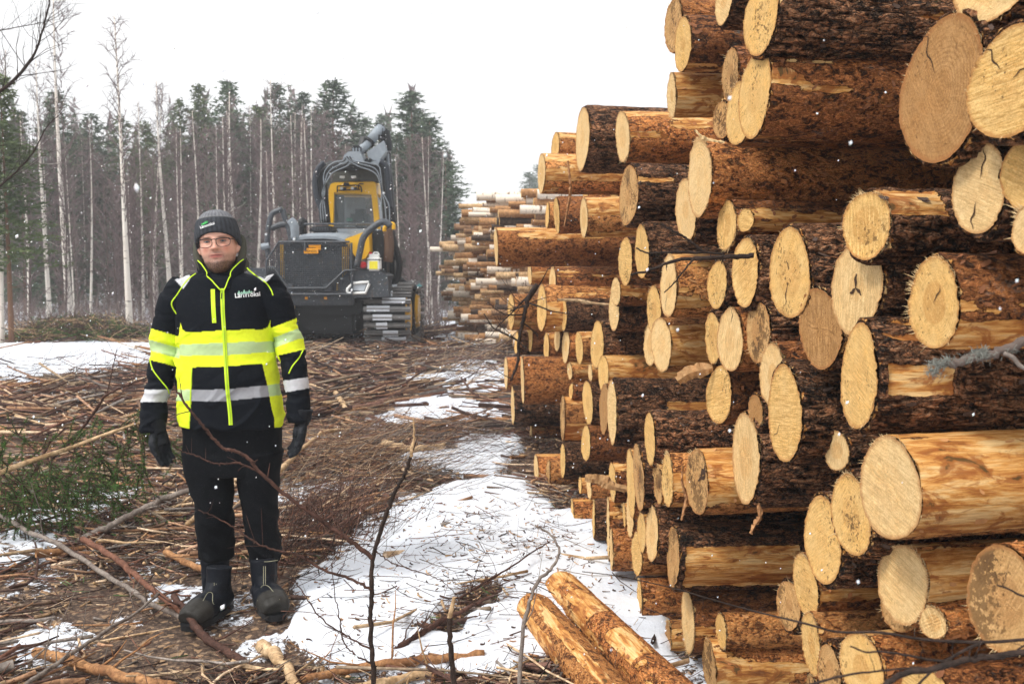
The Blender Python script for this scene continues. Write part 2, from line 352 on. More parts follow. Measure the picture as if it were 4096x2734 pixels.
def gh(x, y):
    x = np.asarray(x, float); y = np.asarray(y, float)
    z = .035*fbm(x*.7, y*.7, 0*x, 3, 5)+.012*fbm(x*5, y*5, 0*x, 3, 9)
    z = z+.08*np.exp(-((x-_s1.x)/.9)**2-((y-_s1.y)/1.0)**2)
    z = z+.22*np.exp(-((x-_s3.x)/3.6)**2-((y-_s3.y-.3)/1.5)**2)
    z = z+.10*sm(24, 60, y)*fbm(x*.1, y*.1, 0*x, 2, 2)*4
    return z
def gz(x, y): return float(gh(np.array([x]), np.array([y]))[0])
ys = np.concatenate([-np.geomspace(300, 1, 20), np.linspace(-.8, 2.3, 20), np.geomspace(2.4, 26, 430), np.geomspace(27, 900, 60)])
t = np.linspace(-1, 1, 521); t = np.sign(t)*np.abs(t)**1.15
gx = np.outer(np.clip(np.abs(ys)*1.1+3.5, 5, 1000), t); gy = np.repeat(ys[:, None], len(t), 1)
gx[:, 0] = -950; gx[:, -1] = 950
_sk = snowmask(gx, gy)+.25*fbm(gx*9, gy*9, 0*gx, 3, 71); gzz = gh(gx, gy)+(.045*sm(.42, .85, _sk)+.012*fbm(gx*4, gy*4, 0*gx, 3, 73)*sm(.4, .9, _sk))*sm(30, 12, gy)+.02*np.abs(fbm(gx*9, gy*9, 0*gx, 2, 21))*(1-np.clip(snowmask(gx, gy), 0, 1))
nr, nc = gx.shape; ii = np.arange(nr*nc).reshape(nr, nc)
fc = np.stack([ii[:-1, :-1], ii[:-1, 1:], ii[1:, 1:], ii[1:, :-1]], -1).reshape(-1, 4)
o = link('ground', setmesh('ground', np.stack([gx, gy, gzz], -1).reshape(-1, 3), fc, [M['ground']], attrs={'snow': snowmask(gx, gy).ravel()}))
tag(o, kind='structure')
# ---------------------------------------------------------------- the near stack of pine logs
# id, bark kind, x, y, z of the cut end, radius, apparent width over height of the cut face
LOGS = [
(1,'O',0.666,4.187,2.57,0.112,0.3), (2,'M',0.676,4.006,2.457,0.11,0.28), (3,'P',0.684,4.319,2.309,0.091,0.21), (4,'M',0.76,3.516,2.247,0.089,0.31),
(5,'D',0.393,5.6,2.283,0.175,0.21), (6,'O',0.557,5.056,2.228,0.129,0.26), (7,'P',0.339,7.825,2.493,0.108,0.29), (8,'P',0.225,7.6,2.27,0.155,0.18),
(9,'D',0.557,4.781,1.918,0.147,0.29), (10,'O',0.699,3.734,1.913,0.153,0.27), (11,'D',0.693,3.988,1.807,0.128,0.3), (12,'D',0.764,3.671,2.114,0.069,0.42),
(13,'M',0.751,3.346,2.089,0.108,0.35), (14,'M',0.749,3.119,2.113,0.127,0.38), (15,'D',0.743,3.032,2.326,0.112,0.43), (16,'D',0.758,3.628,2.53,0.085,0.36),
(17,'D',0.92,1.953,2.133,0.079,0.79), (18,'D',0.877,2.068,1.949,0.143,0.55), (19,'D',0.894,1.817,1.921,0.1,0.67), (20,'D',0.929,1.995,1.745,0.086,0.58),
(21,'D',0.951,1.858,1.76,0.062,0.7), (22,'D',0.833,2.347,1.686,0.076,0.71), (23,'D',0.952,1.838,1.659,0.046,0.6), (24,'O',-0.137,8.7,1.736,0.163,0.1),
(25,'M',0.334,7.443,1.951,0.135,0.15), (26,'P',0.457,6.337,1.88,0.119,0.21), (27,'P',0.297,8.368,1.991,0.104,0.15), (28,'M',0.573,5.029,1.604,0.12,0.29),
(29,'D',0.603,4.618,1.649,0.124,0.26), (31,'M',0.774,3.602,1.733,0.085,0.42), (32,'M',0.816,3.487,1.746,0.041,0.63), (33,'P',0.649,4.114,1.502,0.124,0.28),
(34,'D',0.752,3.646,1.518,0.087,0.4), (35,'D',0.754,3.218,1.568,0.108,0.39), (36,'O',0.177,9.809,1.484,0.098,0.2), (37,'M',0.311,7.643,1.433,0.134,0.19),
(38,'P',0.226,7.5,1.256,0.177,0.2), (39,'P',-0.007,9.0,1.155,0.17,0.17), (40,'D',0.383,7.327,1.214,0.109,0.22), (41,'M',0.569,5.439,1.441,0.075,0.35),
(42,'D',0.575,5.588,1.332,0.117,0.24), (43,'M',0.637,4.448,1.386,0.112,0.28), (44,'P',0.642,4.588,1.223,0.101,0.29), (45,'P',0.645,4.273,1.249,0.117,0.37),
(46,'D',0.738,3.632,1.324,0.095,0.29), (47,'O',0.738,3.351,1.339,0.111,0.37), (48,'D',0.045,9.3,0.847,0.105,0.17), (49,'M',0.166,9.163,0.923,0.144,0.18),
(50,'P',0.29,8.286,0.898,0.113,0.2), (51,'D',0.354,7.719,1.014,0.105,0.22), (52,'O',0.401,7.364,0.978,0.125,0.21), (53,'P',0.451,6.63,1.03,0.105,0.25),
(54,'D',0.499,5.79,1.12,0.142,0.26), (55,'O',-0.056,9.6,0.531,0.146,0.13), (56,'O',0.087,8.0,0.648,0.182,0.08), (57,'D',0.009,8.6,0.353,0.172,0.09),
(58,'P',0.428,7.305,0.805,0.065,0.29), (59,'P',0.506,6.362,0.891,0.056,0.23), (60,'P',0.52,5.608,0.968,0.106,0.29), (61,'M',0.436,7.262,0.653,0.06,0.22),
(62,'D',0.492,6.388,0.698,0.147,0.22), (63,'P',0.378,7.311,0.45,0.156,0.12), (64,'O',0.511,5.448,0.796,0.135,0.19), (65,'D',0.513,5.039,0.842,0.163,0.15),
(66,'M',0.738,3.514,1.13,0.101,0.44), (67,'D',0.554,3.938,0.9,0.102,0.22), (68,'M',0.476,6.306,0.446,0.108,0.28), (69,'D',0.345,6.617,0.27,0.118,0.14),
(70,'O',0.171,8.762,0.076,0.078,0.14), (71,'D',0.531,4.095,0.708,0.141,0.16), (72,'O',0.535,4.39,0.616,0.154,0.13), (73,'O',0.177,7.101,0.104,0.109,0.15),
(74,'P',0.254,6.885,0.11,0.11,0.13), (76,'P',0.417,5.967,0.247,0.049,0.18), (77,'O',0.459,5.803,0.272,0.064,0.23), (79,'M',0.505,4.911,0.508,0.103,0.16),
(80,'P',0.579,3.878,0.731,0.079,0.26), (81,'P',0.589,3.701,0.78,0.099,0.22), (83,'P',0.66,3.492,0.822,0.121,0.32), (84,'D',0.78,3.272,0.951,0.146,0.32),
(85,'O',0.366,5.864,0.095,0.097,0.09), (86,'D',0.449,5.35,0.202,0.109,0.06), (87,'M',0.499,5.036,0.236,0.155,0.04), (89,'P',0.548,4.754,0.374,0.057,0.13),
(90,'M',0.553,4.566,0.419,0.093,0.19), (91,'O',0.487,4.753,0.203,0.097,0.08), (92,'P',0.565,4.242,0.433,0.088,0.21), (93,'D',0.568,3.947,0.508,0.114,0.22),
(94,'P',0.57,4.443,0.277,0.1,0.23), (95,'P',0.391,5.071,-0.009,0.055,0.21), (96,'O',0.575,4.358,0.094,0.095,0.11), (97,'D',0.618,3.724,0.479,0.12,0.19),
(98,'M',0.689,3.785,0.205,0.117,0.23), (99,'P',0.647,3.99,0.063,0.064,0.19), (100,'P',0.771,3.558,0.253,0.062,0.31), (101,'O',0.738,3.602,0.102,0.103,0.25),
(102,'P',0.833,2.159,1.104,0.119,0.51), (103,'D',0.82,2.572,0.872,0.109,0.44), (104,'D',0.835,2.407,0.982,0.098,0.47), (105,'D',0.88,2.659,1.093,0.057,0.53),
(106,'P',0.916,2.278,0.85,0.091,0.63), (107,'O',0.955,2.389,0.752,0.058,0.79), (108,'O',0.946,2.175,0.794,0.036,0.77), (109,'O',0.906,1.786,0.981,0.094,0.71),
(110,'O',0.853,2.819,0.667,0.085,0.43), (111,'D',0.839,2.936,0.567,0.076,0.45), (112,'P',0.85,2.743,0.524,0.083,0.34), (113,'D',0.856,2.6,0.505,0.067,0.47),
(114,'O',0.87,2.398,0.599,0.084,0.61), (115,'M',0.932,2.162,0.632,0.065,0.74), (116,'M',0.94,3.017,0.281,0.035,0.39), (119,'D',0.779,2.812,1.172,0.135,0.35),
(120,'M',0.797,3.019,1.256,0.093,0.43), (121,'D',0.783,3.152,1.381,0.096,0.39), (122,'D',0.781,2.801,1.569,0.123,0.46), (123,'D',0.82,2.638,1.425,0.106,0.52),
(124,'D',0.851,2.459,1.537,0.117,0.5), (125,'D',0.816,2.323,1.332,0.12,0.35), (126,'M',0.884,2.081,1.515,0.092,0.55), (128,'D',0.792,3.197,1.122,0.049,0.5),
]
LAB = {
1: 'top left log of the high part of the stack, half hidden behind the next one',
2: 'brown log with tall pale end, second from top at the high left edge',
3: 'peeled pine log streaked green, under the two top left logs and against the sky',
4: 'brown log with narrow oval end, right of the green streaked peeled log',
5: 'dark furrowed log with smooth pale end, standing out against the sky above the middle',
6: 'orange log with frayed end and peeled top, right of the dark log against the sky',
7: 'flaky log end peeping out left behind the dark furrowed log against the sky',
8: 'peeled orange log sticking out left, lowest on the skyline step above the far stack',
9: 'dark log with an orange brown end directly beneath the frayed log against the sky',
10: 'thick orange brown log with very frayed tall end, its long reddish side in full view',
11: 'dark log end tucked behind the thick orange frayed log',
12: 'small weathered streaky log end left of the big pale ends above the thick orange log',
13: 'pale log end half hidden beside the log with the big knot',
14: 'brown log with a big round knot on its side, above the thick orange frayed log',
15: 'very dark thick log at the top with a long black furrowed side',
16: 'small pale log end cut by the top edge, between the top logs',
17: 'pale round log end hanging into the top right corner',
18: 'thick dark log with a big brown weathered slanting end, upper right',
19: 'large pale ringed log end at the right edge of the upper part',
20: 'medium log with a narrow cracked oval end, under the big brown slanting end',
21: 'log end cut off by the right edge, beside the cracked oval end',
22: 'ragged ringed log end in the middle of the right part, above the scratched pale end',
23: 'small frayed log end at the right edge below the cracked oval end',
24: 'orange flaky log sticking out farthest left at mid height, in front of the far stack',
25: 'narrow pale log end with dark bark just above the log that sticks out farthest left',
26: 'peeled log with green flecks, above the log that sticks out farthest left',
27: 'thin pale log end at the far side, beneath the lowest skyline log',
28: 'tall oval log end at mid height, just left of the pair behind the forked branch',
29: 'dark log with speckled oval end behind the tips of the forked branch',
31: 'half hidden pale log end directly under the thick orange frayed log',
32: 'sliver of a pale log end beside the half hidden one under the thick orange log',
33: 'pale frayed square looking log end crossed by the forked branch',
34: 'small oval log end right of the end crossed by the forked branch',
35: 'dark log with tall oval saw marked end at the thick end of the forked branch',
36: 'short split log stub under the log that sticks out farthest left',
37: 'long brown log with a thin frayed end, below the log that sticks out farthest left',
38: 'peeled log with tall narrow pale end, at the left beneath the long brown log',
39: 'peeled flaky log with pale top, far left at the height of the forked branch tips',
40: 'dark log with narrow end and long plain side, left of the middle at mid height',
41: 'log end peeping over the dark log left of the orange cut pair',
42: 'dark log with slim pale end, left of the orange cut pair in the middle',
43: 'tall pale log end hidden behind the frayed end crossed by the branch',
44: 'left one of the overlapping orange cut pair in the middle of the stack',
45: 'bright orange log with round frayed end, right one of the overlapping pair in the middle',
46: 'pinkish log end left of the speckled pale red barked log',
47: 'red barked log with bright speckled end, in the middle of the stack',
48: 'dark thin log end at the far left above the broad orange log',
49: 'small brown log with curved bark edge, upper left of the broad orange log',
50: 'small peeled log end with dark slit, above the broad orange log',
51: 'small white pointed log end above the broad orange log',
52: 'narrow torn pale log end right of the white pointed one',
53: 'small notched pale log end left of the large smooth orange oval',
54: 'dark log with large smooth orange oval end, left of the orange cut pair',
55: 'thin orange log farthest back at the left, behind the broad orange log',
56: 'broad orange log sticking out left in the lower half, smooth and shiny',
57: 'dark grey log under the broad orange log, sticking out over the snow',
58: 'small torn stub right of the broad orange log',
59: 'tiny pale log end above the narrow oval left of the splintered peeled log',
60: 'peeled log with splintered yellow top and pale end, lower middle left',
61: 'tiny brown log end between the broad orange log and the narrow pale oval',
62: 'narrow pale oval log end with dark bark, right of the broad orange log',
63: 'frayed log with peeled lower side, under the right end of the broad orange log',
64: 'orange brown log end partly hidden by the long dark log in the lower middle',
65: 'long dark log with thin tall end and one orange strip along its side',
66: 'medium log with clean round ringed end in a dark gap, below the red barked log',
67: 'furrowed brown log with narrow pointed end, under the long dark log with the orange strip',
68: 'log end with a brown core, below the narrow pale oval on the left',
69: 'dark log with thin end in the lower left, left of the brown cored end',
70: 'small orange stub low at the left under the dark grey log',
71: 'tall thin dark log end, right one of the tight pair in the lower middle',
72: 'tall orange log end, left one of the tight pair in the lower middle',
73: 'leftmost thin orange log end near the snow in the lower left',
74: 'thin pale log with a bare patch, second from the left near the snow',
76: 'tiny pale pointed log end near the snow under the dark thin log',
77: 'small orange log end near the snow beside the torn bark flap',
79: 'brown log with a torn pale bark flap at its end, lower left of the middle',
80: 'pale log end half hidden behind the bright square cut log in the lower middle',
81: 'bright square cut log with reddish bark, lower middle',
83: 'peeled yellow log with a hollow notch in its end, lower middle',
84: 'dark log with tall slanting wide grained end, right of the notched yellow log',
85: 'orange log lying low at the left just above the snow, with cross shaped bark cuts',
86: 'dark log with hardly visible end, low at the left above the snow',
87: 'tall thin brown log end low at the left, left of the mossy log',
89: 'thin white log end low beside the tall brown one',
90: 'brown log end squeezed beside the orange tall end, low in the stack',
91: 'mossy greenish orange log above the bare snow at the lower left',
92: 'pale smooth log end left of the speckled pinkish oval, low in the stack',
93: 'dark log with speckled pinkish oval end, left of the split log',
94: 'pale ragged log end low in the stack, left under the speckled pinkish oval',
95: 'short peeled log lying on the snow at the foot of the stack',
96: 'orange log with very thin pale end, near the snow under the ragged pale end',
97: 'dark log split open along its side, showing a long flat pale board like face',
98: 'reddish log with long pale ragged end, low near the snow beneath the split log',
99: 'dull grey log stub lying on the snow under the reddish ragged log',
100: 'small peeled log end low in the stack, right of the long pale ragged end',
101: 'mossy orange log with tall pale end at the bottom edge, nearest the two loose logs',
102: 'very large peeled log with big pale oval end and broad bare yellow side, lower right',
103: 'log with tan oval end leaning left, below and left of the very large peeled log',
104: 'irregular lobed log end between the leaning tan oval and the very large peeled log',
105: 'small pale wedge of a log end above the irregular lobed end',
106: 'pale frayed round log end right under the very large peeled log',
107: 'log end hidden behind and below the pale frayed round end',
108: 'small log end in the gap right of the pale frayed round end',
109: 'large log end speckled black with dirt, at the lower right edge',
110: 'small orange log end with knobbly bark, under the leaning tan oval',
111: 'dull pale log end in shade, left of the small knobbly orange one',
112: 'pale long log end near the bottom under the small knobbly orange one',
113: 'brown pointed log end at the bottom edge, left of the bright oval one',
114: 'bright yellow oval log end at the bottom right with peeled patches beside it',
115: 'reddish log running along the bottom right corner under the dark twigs',
116: 'sliver of a log end at the bottom edge, beneath the long pale end',
119: 'dark scaly log with large golden oval end, centre right of the stack',
120: 'pale spotted log end behind and above the golden oval one',
121: 'speckled narrow oval log end, right of the red barked log',
122: 'dark log with reddish rim and a brown heart stain with a crack, upper centre right',
123: 'brown ringed log end standing between the heart stained end and the golden oval one',
124: 'large pale scratched log end with a small brown star, right of the middle',
125: 'dark lichen spotted log with deep pale grooved end and an orange bare patch behind it',
126: 'big red brown log with round frayed end, directly above the lichen covered branch',
128: 'small log tip peeping up left of the golden oval end'}
CUTK = {18: 3, 12: 2, 109: 2, 123: 3, 111: 2, 103: 1, 104: 1, 119: 1, 35: 1, 112: 1, 113: 2, 100: 1, 9: 2, 125: 1, 64: 3, 71: 2, 99: 3, 97: 2, 128: 3, 29: 1, 66: 1, 28: 1, 54: 1, 6: 0, 10: 0, 33: 0, 102: 0, 106: 0, 24: 0, 124: 0, 45: 0, 5: 0, 20: 0, 126: 1, 84: 0, 93: 0, 114: 1}  # some low ends take the darker dirty wood to stand for shade
FRAY = {6: 1.2, 10: 1.6, 33: 1, 102: .5, 106: 1.3, 31: .8, 22: 1.1, 126: .9, 81: 1, 83: .6, 63: 1, 98: 1.2, 94: .9, 24: 1, 1: .6, 3: .8, 42: .6, 45: .7, 8: .9, 96: .8, 109: .5, 120: .7, 104: .8, 23: 1.2, 84: .5, 26: .7, 44: .6, 47: .3, 37: .7, 39: .6, 40: .7}
CRACKS = {20: [(1.75, .25, .95, .0022), (-1.4, .3, .95, .0025)], 122: [(-1.35, .2, .8, .0022), (1.2, .1, .35, .002)], 124: [(1.5, .0, .3, .006), (-.6, .0, .25, .005), (3.6, 0, .28, .005)], 29: [(1.5, .1, .8, .0012)], 126: [(2.2, 0, .5, .0015)],
          19: [(.9, .3, .9, .002), (2.6, .1, .5, .0014)], 18: [(1.1, .3, .95, .002)], 5: [(1.4, .1, .9, .0015)], 47: [(1.7, .5, .95, .002)], 33: [(-1.2, .2, .9, .0018)], 35: [(1.5, .1, .6, .0014)], 119: [(-.9, .3, .9, .0015)], 93: [(1.4, .3, .9, .0012)], 83: [(2.7, .1, .95, .007), (2.5, .4, .98, .012)]}
AZ0 = math.radians(8)
BT = {'D': .011, 'M': .005, 'O': .003, 'P': .0025}
PEEL = {'D': -.5, 'M': -.36, 'O': -.27, 'P': -.06}
def make_log(name, kind, loc, r, asp, L=4.6, seed=0, fray=0.0, cutk=None, hero=True, az=None, tilt=None, pitch=None, peel=None, extra=None):
    R = random.Random(seed*31+5)
    phi = math.atan2(loc[0], loc[1])
    want = math.asin(min(.8, max(.05, asp)))-phi if asp else AZ0
    if az is None: az = AZ0+max(-.075, min(.075, want-AZ0))+R.uniform(-.012, .012)
    tl = max(-.22, min(.25, want-az)) if tilt is None else tilt
    if pitch is None: pitch = R.uniform(-.018, .018)
    near = loc[1] < 5.2
    if hero: r = r+BT[kind]
    seg = 128 if (r > .1 and loc[1] < 3.3) else 88 if near else 52
    if not hero: seg = 32
    step = 2*math.pi*r/seg*1.25
    xs = [0.0]; d = step*.6
    fine = 1.6 if hero else .4
    while xs[-1] < L:
        xs.append(xs[-1]+d); 
        if xs[-1] > fine: d = min(d*1.25, .5)
        else: d = min(step, d*1.15)
    xs[-1] = L; xs = np.array(xs); th = np.linspace(0, 2*math.pi, seg, endpoint=False)
    X, T = np.meshgrid(xs, th, indexing='ij')
    cy, cz = np.cos(T), np.sin(T); s0 = seed*7.31
    taper = 1-.012*X
    shape = 1+.05*np.cos(2*T+R.uniform(0, 6))+.028*np.cos(3*T+R.uniform(0, 6))+.018*fbm(cy*1.3+s0, cz*1.3, X*.5, 2, 1)
    bt = BT[kind]
    wr = (r-bt)*shape*taper
    u = T*r
    if kind == 'D':
        rid = fbm(X*7+s0, cy*r*42, cz*r*42, 3, 11); rid2 = np.abs(fbm(X*5+s0, cy*r*75, cz*r*75, 3, 13)); crack = sm(.075, .01, rid2)
        bth = bt*(1.0+.7*rid-.9*crack)
    else:
        f1 = fbm(X*12+s0, cy*r*30, cz*r*30, 3, 17); st = np.round(f1*4)/4; crack = sm(.05, .0, np.abs(f1*4-np.round(f1*4)))*.5
        bth = bt*(1.0+.9*st)
    pn = fbm(X*1.1+s0*3, cy*r*7.5, cz*r*7.5, 4, 29)+.25*fbm(X*6+s0*3, cy*r*30, cz*r*30, 2, 31)
    pk = (PEEL[kind] if peel is None else peel)
    pe = .5+(pn+pk)*2.2
    if extra is not None: pe = np.maximum(pe, extra(X, (T+math.pi) % (2*math.pi)-math.pi, r))
    pe = np.maximum(pe, .5*np.exp(-(X/.012)**2))
    pe = np.clip(pe, 0, 1); pm = sm(.42, .58, pe)
    rr = wr+bth*(1-pm)+.0015*fbm(X*30, cy*40*r, cz*40*r, 2, 41)
    for kx in range(R.choice((1, 2, 3, 4))) if hero else ():       # a knot or two
        kx0, kt = R.uniform(.15, 1.6), R.uniform(0, 6.28)
        dt = np.angle(np.exp(1j*(T-kt)))*r
        kd_ = np.sqrt(((X-kx0)/1.5)**2+dt**2); rr = rr+.013*np.exp(-(kd_/.028)**2)-.006*np.exp(-(kd_/.008)**2); pe = np.maximum(pe, 1.2-kd_/.022)
    sweep = R.uniform(-.006, .006); bow = sweep*(X*X)
    Yc, Zc = rr*cy, rr*cz+bow
    tz = R.uniform(-.05, .05)
    shear = (-math.tan(tl)*Yc+math.tan(tz)*Zc)*np.exp(-X/.25)
    edge = .004*fbm(T*3+s0, T*0, T*0, 2, 3)*np.exp(-X/.02)
    V = np.stack([X+shear+edge, Yc, Zc], -1).reshape(-1, 3)
    n, m = len(xs), seg; idx = np.arange(n*m).reshape(n, m); nx = np.roll(idx, -1, 1)
    Fq = np.stack([idx[:-1], idx[1:], nx[1:], nx[:-1]], -1).reshape(-1, 4).tolist()
    # bark lip at the cut, and a plain far end
    yi, zi = wr[0]*cy[0]*.995, wr[0]*cz[0]*.995
    lip = np.stack([(-math.tan(tl)*yi+math.tan(tz)*zi)+.0015, yi, zi], -1)
    b0 = len(V); V = np.vstack([V, lip]); li = np.arange(b0, b0+m)
    Fq += np.stack([np.roll(li, -1), li, idx[0], nx[0]], -1)[:, ::-1].tolist()
    Fq.append(idx[-1].tolist())
    pe = np.clip(pe, 0, 1); pea = np.concatenate([pe.ravel(), np.full(m, .0)]); cr = np.concatenate([crack.ravel(), np.full(m, .4)])
    root = empty(name, loc); root.rotation_euler = (0, -pitch, az)
    # cut face
    K2 = 14 if near else 8
    if not hero: K2 = 3
    kr = (np.arange(1, K2+1)/K2)**.8; RR, T2 = np.meshgrid(kr, th, indexing='ij')
    wy = RR*(wr[0]*np.cos(T2)*1.0); wz = RR*(wr[0]*np.sin(T2)*1.0)
    rough = .0022*fbm(wy*60+s0, wz*60, 0*wy, 3, 51)+.0007*np.sin((wy*math.cos(s0)+wz*math.sin(s0))*900+3*fbm(wy*9, wz*9, 0*wy, 2, 5))*(R.random() < .3)
    rough = rough-.006*sm(.86, 1.0, RR)*np.abs(fbm(T2*9, T2*0, T2*0+s0, 2, 7))*(1 if fray else .2)
    wx = -math.tan(tl)*wy+math.tan(tz)*wz-.002+rough
    c0 = np.array([[-.002, 0, 0]]); V2 = np.vstack([c0, np.stack([wx, wy, wz], -1).reshape(-1, 3)])
    id2 = 1+np.arange(K2*m).reshape(K2, m); n2 = np.roll(id2, -1, 1)
    F2 = [(0, int(n2[0][k]), int(id2[0][k])) for k in range(m)]
    F2 += np.stack([id2[:-1], n2[:-1], n2[1:], id2[1:]], -1).reshape(-1, 4)[:, ::1].tolist()
    rad = np.concatenate([[0], RR.ravel()])
    ck = cutk if cutk is not None else R.choice((0, 0, 0, 1, 1, 1, 2))
    XF = MB(); XK = MB()
    if seed in CRACKS:
        mb = XF
        for (a, l0, l1, wd) in CRACKS[seed]:
            P = []
            for i in range(9):
                f_ = l0+(l1-l0)*i/8; aa = a+.12*math.sin(i*1.3+seed)*(i/8); y, z = wr[0][0]*f_*math.cos(aa), wr[0][0]*f_*math.sin(aa); P.append(Vector((-math.tan(tl)*y+math.tan(tz)*z-.0035, y, z)))
            for i in range(8):
                w0, w1 = wd*math.sin(math.pi*(i+.3)/9), wd*math.sin(math.pi*(i+1.3)/9); n_ = Vector((0, -math.sin(a), math.cos(a)))
                mb.add([P[i]-n_*w0, P[i]+n_*w0, P[i+1]+n_*w1, P[i+1]-n_*w1], [(0, 1, 2, 3)], 2)
    if hero and near:                  # loose curled flakes of bark standing off the stem
        mb = XK; nfl = {'D': 26, 'M': 44, 'O': 50, 'P': 26}[kind]
        for _ in range(nfl):
            a = math.pi+R.gauss(-.35, .9); xx = R.uniform(.01, 1.3)**1.15; j = int((a % (2*math.pi))/(2*math.pi)*seg) % seg; i_ = int(np.searchsorted(xs, xx))
            if i_ >= len(xs)-1: continue
            rr_ = rr[i_][j]; rad_ = Vector((0, math.cos(a), math.sin(a))); tg = Vector((0, -math.sin(a), math.cos(a))); ln, wd = R.uniform(.005, .02), R.uniform(.003, .009); p = Vector((xx, 0, bow[i_][j] if hasattr(bow, 'shape') else 0))+rad_*(rr_+.0005)
            up = R.uniform(.002, .007); fx = Vector((R.uniform(.5, 1), 0, 0))+tg*R.uniform(-.6, .6)
            mb.add([p-fx*ln-tg*wd, p-fx*ln+tg*wd*.6, p+tg*wd+rad_*up*.3, p+fx*ln*.8+rad_*up+tg*wd*.3, p+fx*ln*.7+rad_*up*.8-tg*wd*.8, p-tg*wd+rad_*up*.3], [(0, 1, 2, 5), (5, 2, 3, 4)], 1)
    if fray > 0 and hero:
        mb = XF; nf = int(170*fray*(1 if near else .6)); a0 = R.choice((math.pi*.5, math.pi*.62, math.pi*.4, math.pi*1.2))
        for i in range(nf):
            a = R.gauss(a0, 1.15); j = int((a % (2*math.pi))/(2*math.pi)*seg) % seg
            y, z = wr[0][j]*math.cos(th[j]), wr[0][j]*math.sin(th[j]); q_ = R.uniform(.93, 1.0)
            x = -math.tan(tl)*y+math.tan(tz)*z; ln = R.uniform(.004, .012)*(1+.3*fray)*(1.8 if R.random() < .03 else 1)*(.25+1.3*abs(float(noise(a*3.1+seed, 0.0, 0.0, 4))))
            dv = Vector((-R.uniform(.2, 1), math.cos(th[j])*R.uniform(.1, 1), math.sin(th[j])*R.uniform(.1, 1)+R.uniform(-.3, .3))).normalized()
            p = Vector((x, y*q_, z*q_)); wd = R.uniform(.0005, .0012)
            mb.tube([p-dv*.004, p+dv*ln*.5+Vector((0, 0, R.uniform(-.001, .001))), p+dv*ln], [wd, wd*.8, .0002], 3, 1, cap=False)
    def both(V, Fc, X_, mats, at):
        b = len(V); m_ = [0]*len(Fc)+X_.M; nx_ = len(X_.V)
        if nx_: V = np.vstack([V, np.array([tuple(v) for v in X_.V])]); Fc = list(Fc)+[tuple(i+b for i in f) for f in X_.F]
        return V, Fc, mats, m_, {k_: np.concatenate([v_, np.zeros(nx_)]) for k_, v_ in at.items()}
    a_ = both(V, Fq, XK, [M[kind], M['flake'+kind]], {'peel': pea, 'crack': cr}); link('bark', setmesh('bark', a_[0], a_[1], a_[2], a_[3], attrs=a_[4]), root)
    a_ = both(V2, F2, XF, [M['cut'][ck], M['splinter'], M['crackm']], {'rad': rad}); link('cut_face', setmesh('cut_face', a_[0], a_[1], a_[2], a_[3], attrs=a_[4]), root)
    return root
def patch_fn(x0, x1, a0, a1):         # a bare strip: distance range along the log, angle range (0 faces the clearing, pi/2 is the top)
    t0, t1 = math.pi-a1, math.pi-a0
    def f(X, T, r):
        tt = np.angle(np.exp(1j*(T-(t0+t1)/2))); h = (t1-t0)/2
        return .5+6*np.minimum(np.minimum(X-x0, x1-X), (h-np.abs(tt))*r)*6+.12*fbm(X*14, T*4, 0*X, 2, 77)
    return f
EXTRA = {97: patch_fn(.02, .45, -1.0, .55), 125: patch_fn(.02, .17, -.25, .35), 102: patch_fn(-.1, 2.0, .1, 1.35), 65: patch_fn(.25, 1.2, 0, .45), 24: patch_fn(-.1, 1.6, .95, 1.9),
         6: patch_fn(-.1, .5, .8, 2.0), 26: patch_fn(-.1, .9, .1, 1.6), 60: patch_fn(-.1, 1.2, -.9, 1.6), 83: patch_fn(-.1, .5, -.2, 1.6), 63: patch_fn(-.1, .3, -1.3, -.1), 45: patch_fn(-.1, .4, -.8, .9),
         3: patch_fn(-.1, .9, .1, 1.4), 106: patch_fn(-.1, .35, -.2, 1.2), 126: patch_fn(-.05, 1.6, -1.4, -.35), 8: patch_fn(-.1, .3, .5, 1.6), 22: patch_fn(-.05, .15, .3, 1.5), 38: patch_fn(-.1, .3, -1.0, -.2)}
GRP = 'pine logs of the near stack'
placed = []
for (i, kind, x, y, z, r, asp) in LOGS:
    t = make_log('pine_log', kind, (x, y, z), r, asp, seed=i, fray=FRAY.get(i, .5 if kind in 'OP' else .2), cutk=CUTK.get(i), extra=EXTRA.get(i))
    tag(t, LAB[i], 'log', GRP)
    placed.append((-x*0+(-math.sin(AZ0)*x+math.cos(AZ0)*y), z, r, math.cos(AZ0)*x+math.sin(AZ0)*y))
# logs set deeper, filling the gaps
R = random.Random(11); cands = []; P = list(placed); UU = np.array
pu = [p[0] for p in P]; pz = [p[1] for p in P]; pr = [p[2] for p in P]; pp = [p[3] for p in P]
def top_at(u): return np.interp(u, [0, 3.2, 3.3, 4.3, 4.4, 6.2, 8.5, 9.5], [3.1, 3.1, 2.75, 2.7, 2.3, 2.42, 2.3, 2.0])
nfill = 0
for rmin, rmax, tries in ((.11, .15, 2500), (.08, .11, 5000), (.065, .08, 5000)):
    for _ in range(tries):
        u = R.uniform(1.15, 9.3); r = R.uniform(rmin, rmax); z = R.uniform(r+.01, top_at(u)-r)
        A_u = np.array(pu); A_z = np.array(pz); A_r = np.array(pr)
        dd = np.hypot(A_u-u, A_z-z)-A_r-r
        if dd.min() < -.004 or nfill >= 172: continue
        nb = np.argsort(dd)[:4]; back = max(pp[k] for k in nb)
        base = 1.029*math.cos(AZ0)-.0*u; p_ = max(back, .75)+R.uniform(.25, .6)+(.25 if rmin < .08 else 0)
        pu.append(u); pz.append(z); pr.append(r); pp.append(p_-.2)
        cands.append((u, z, r, p_)); nfill += 1
print('filler logs', nfill)
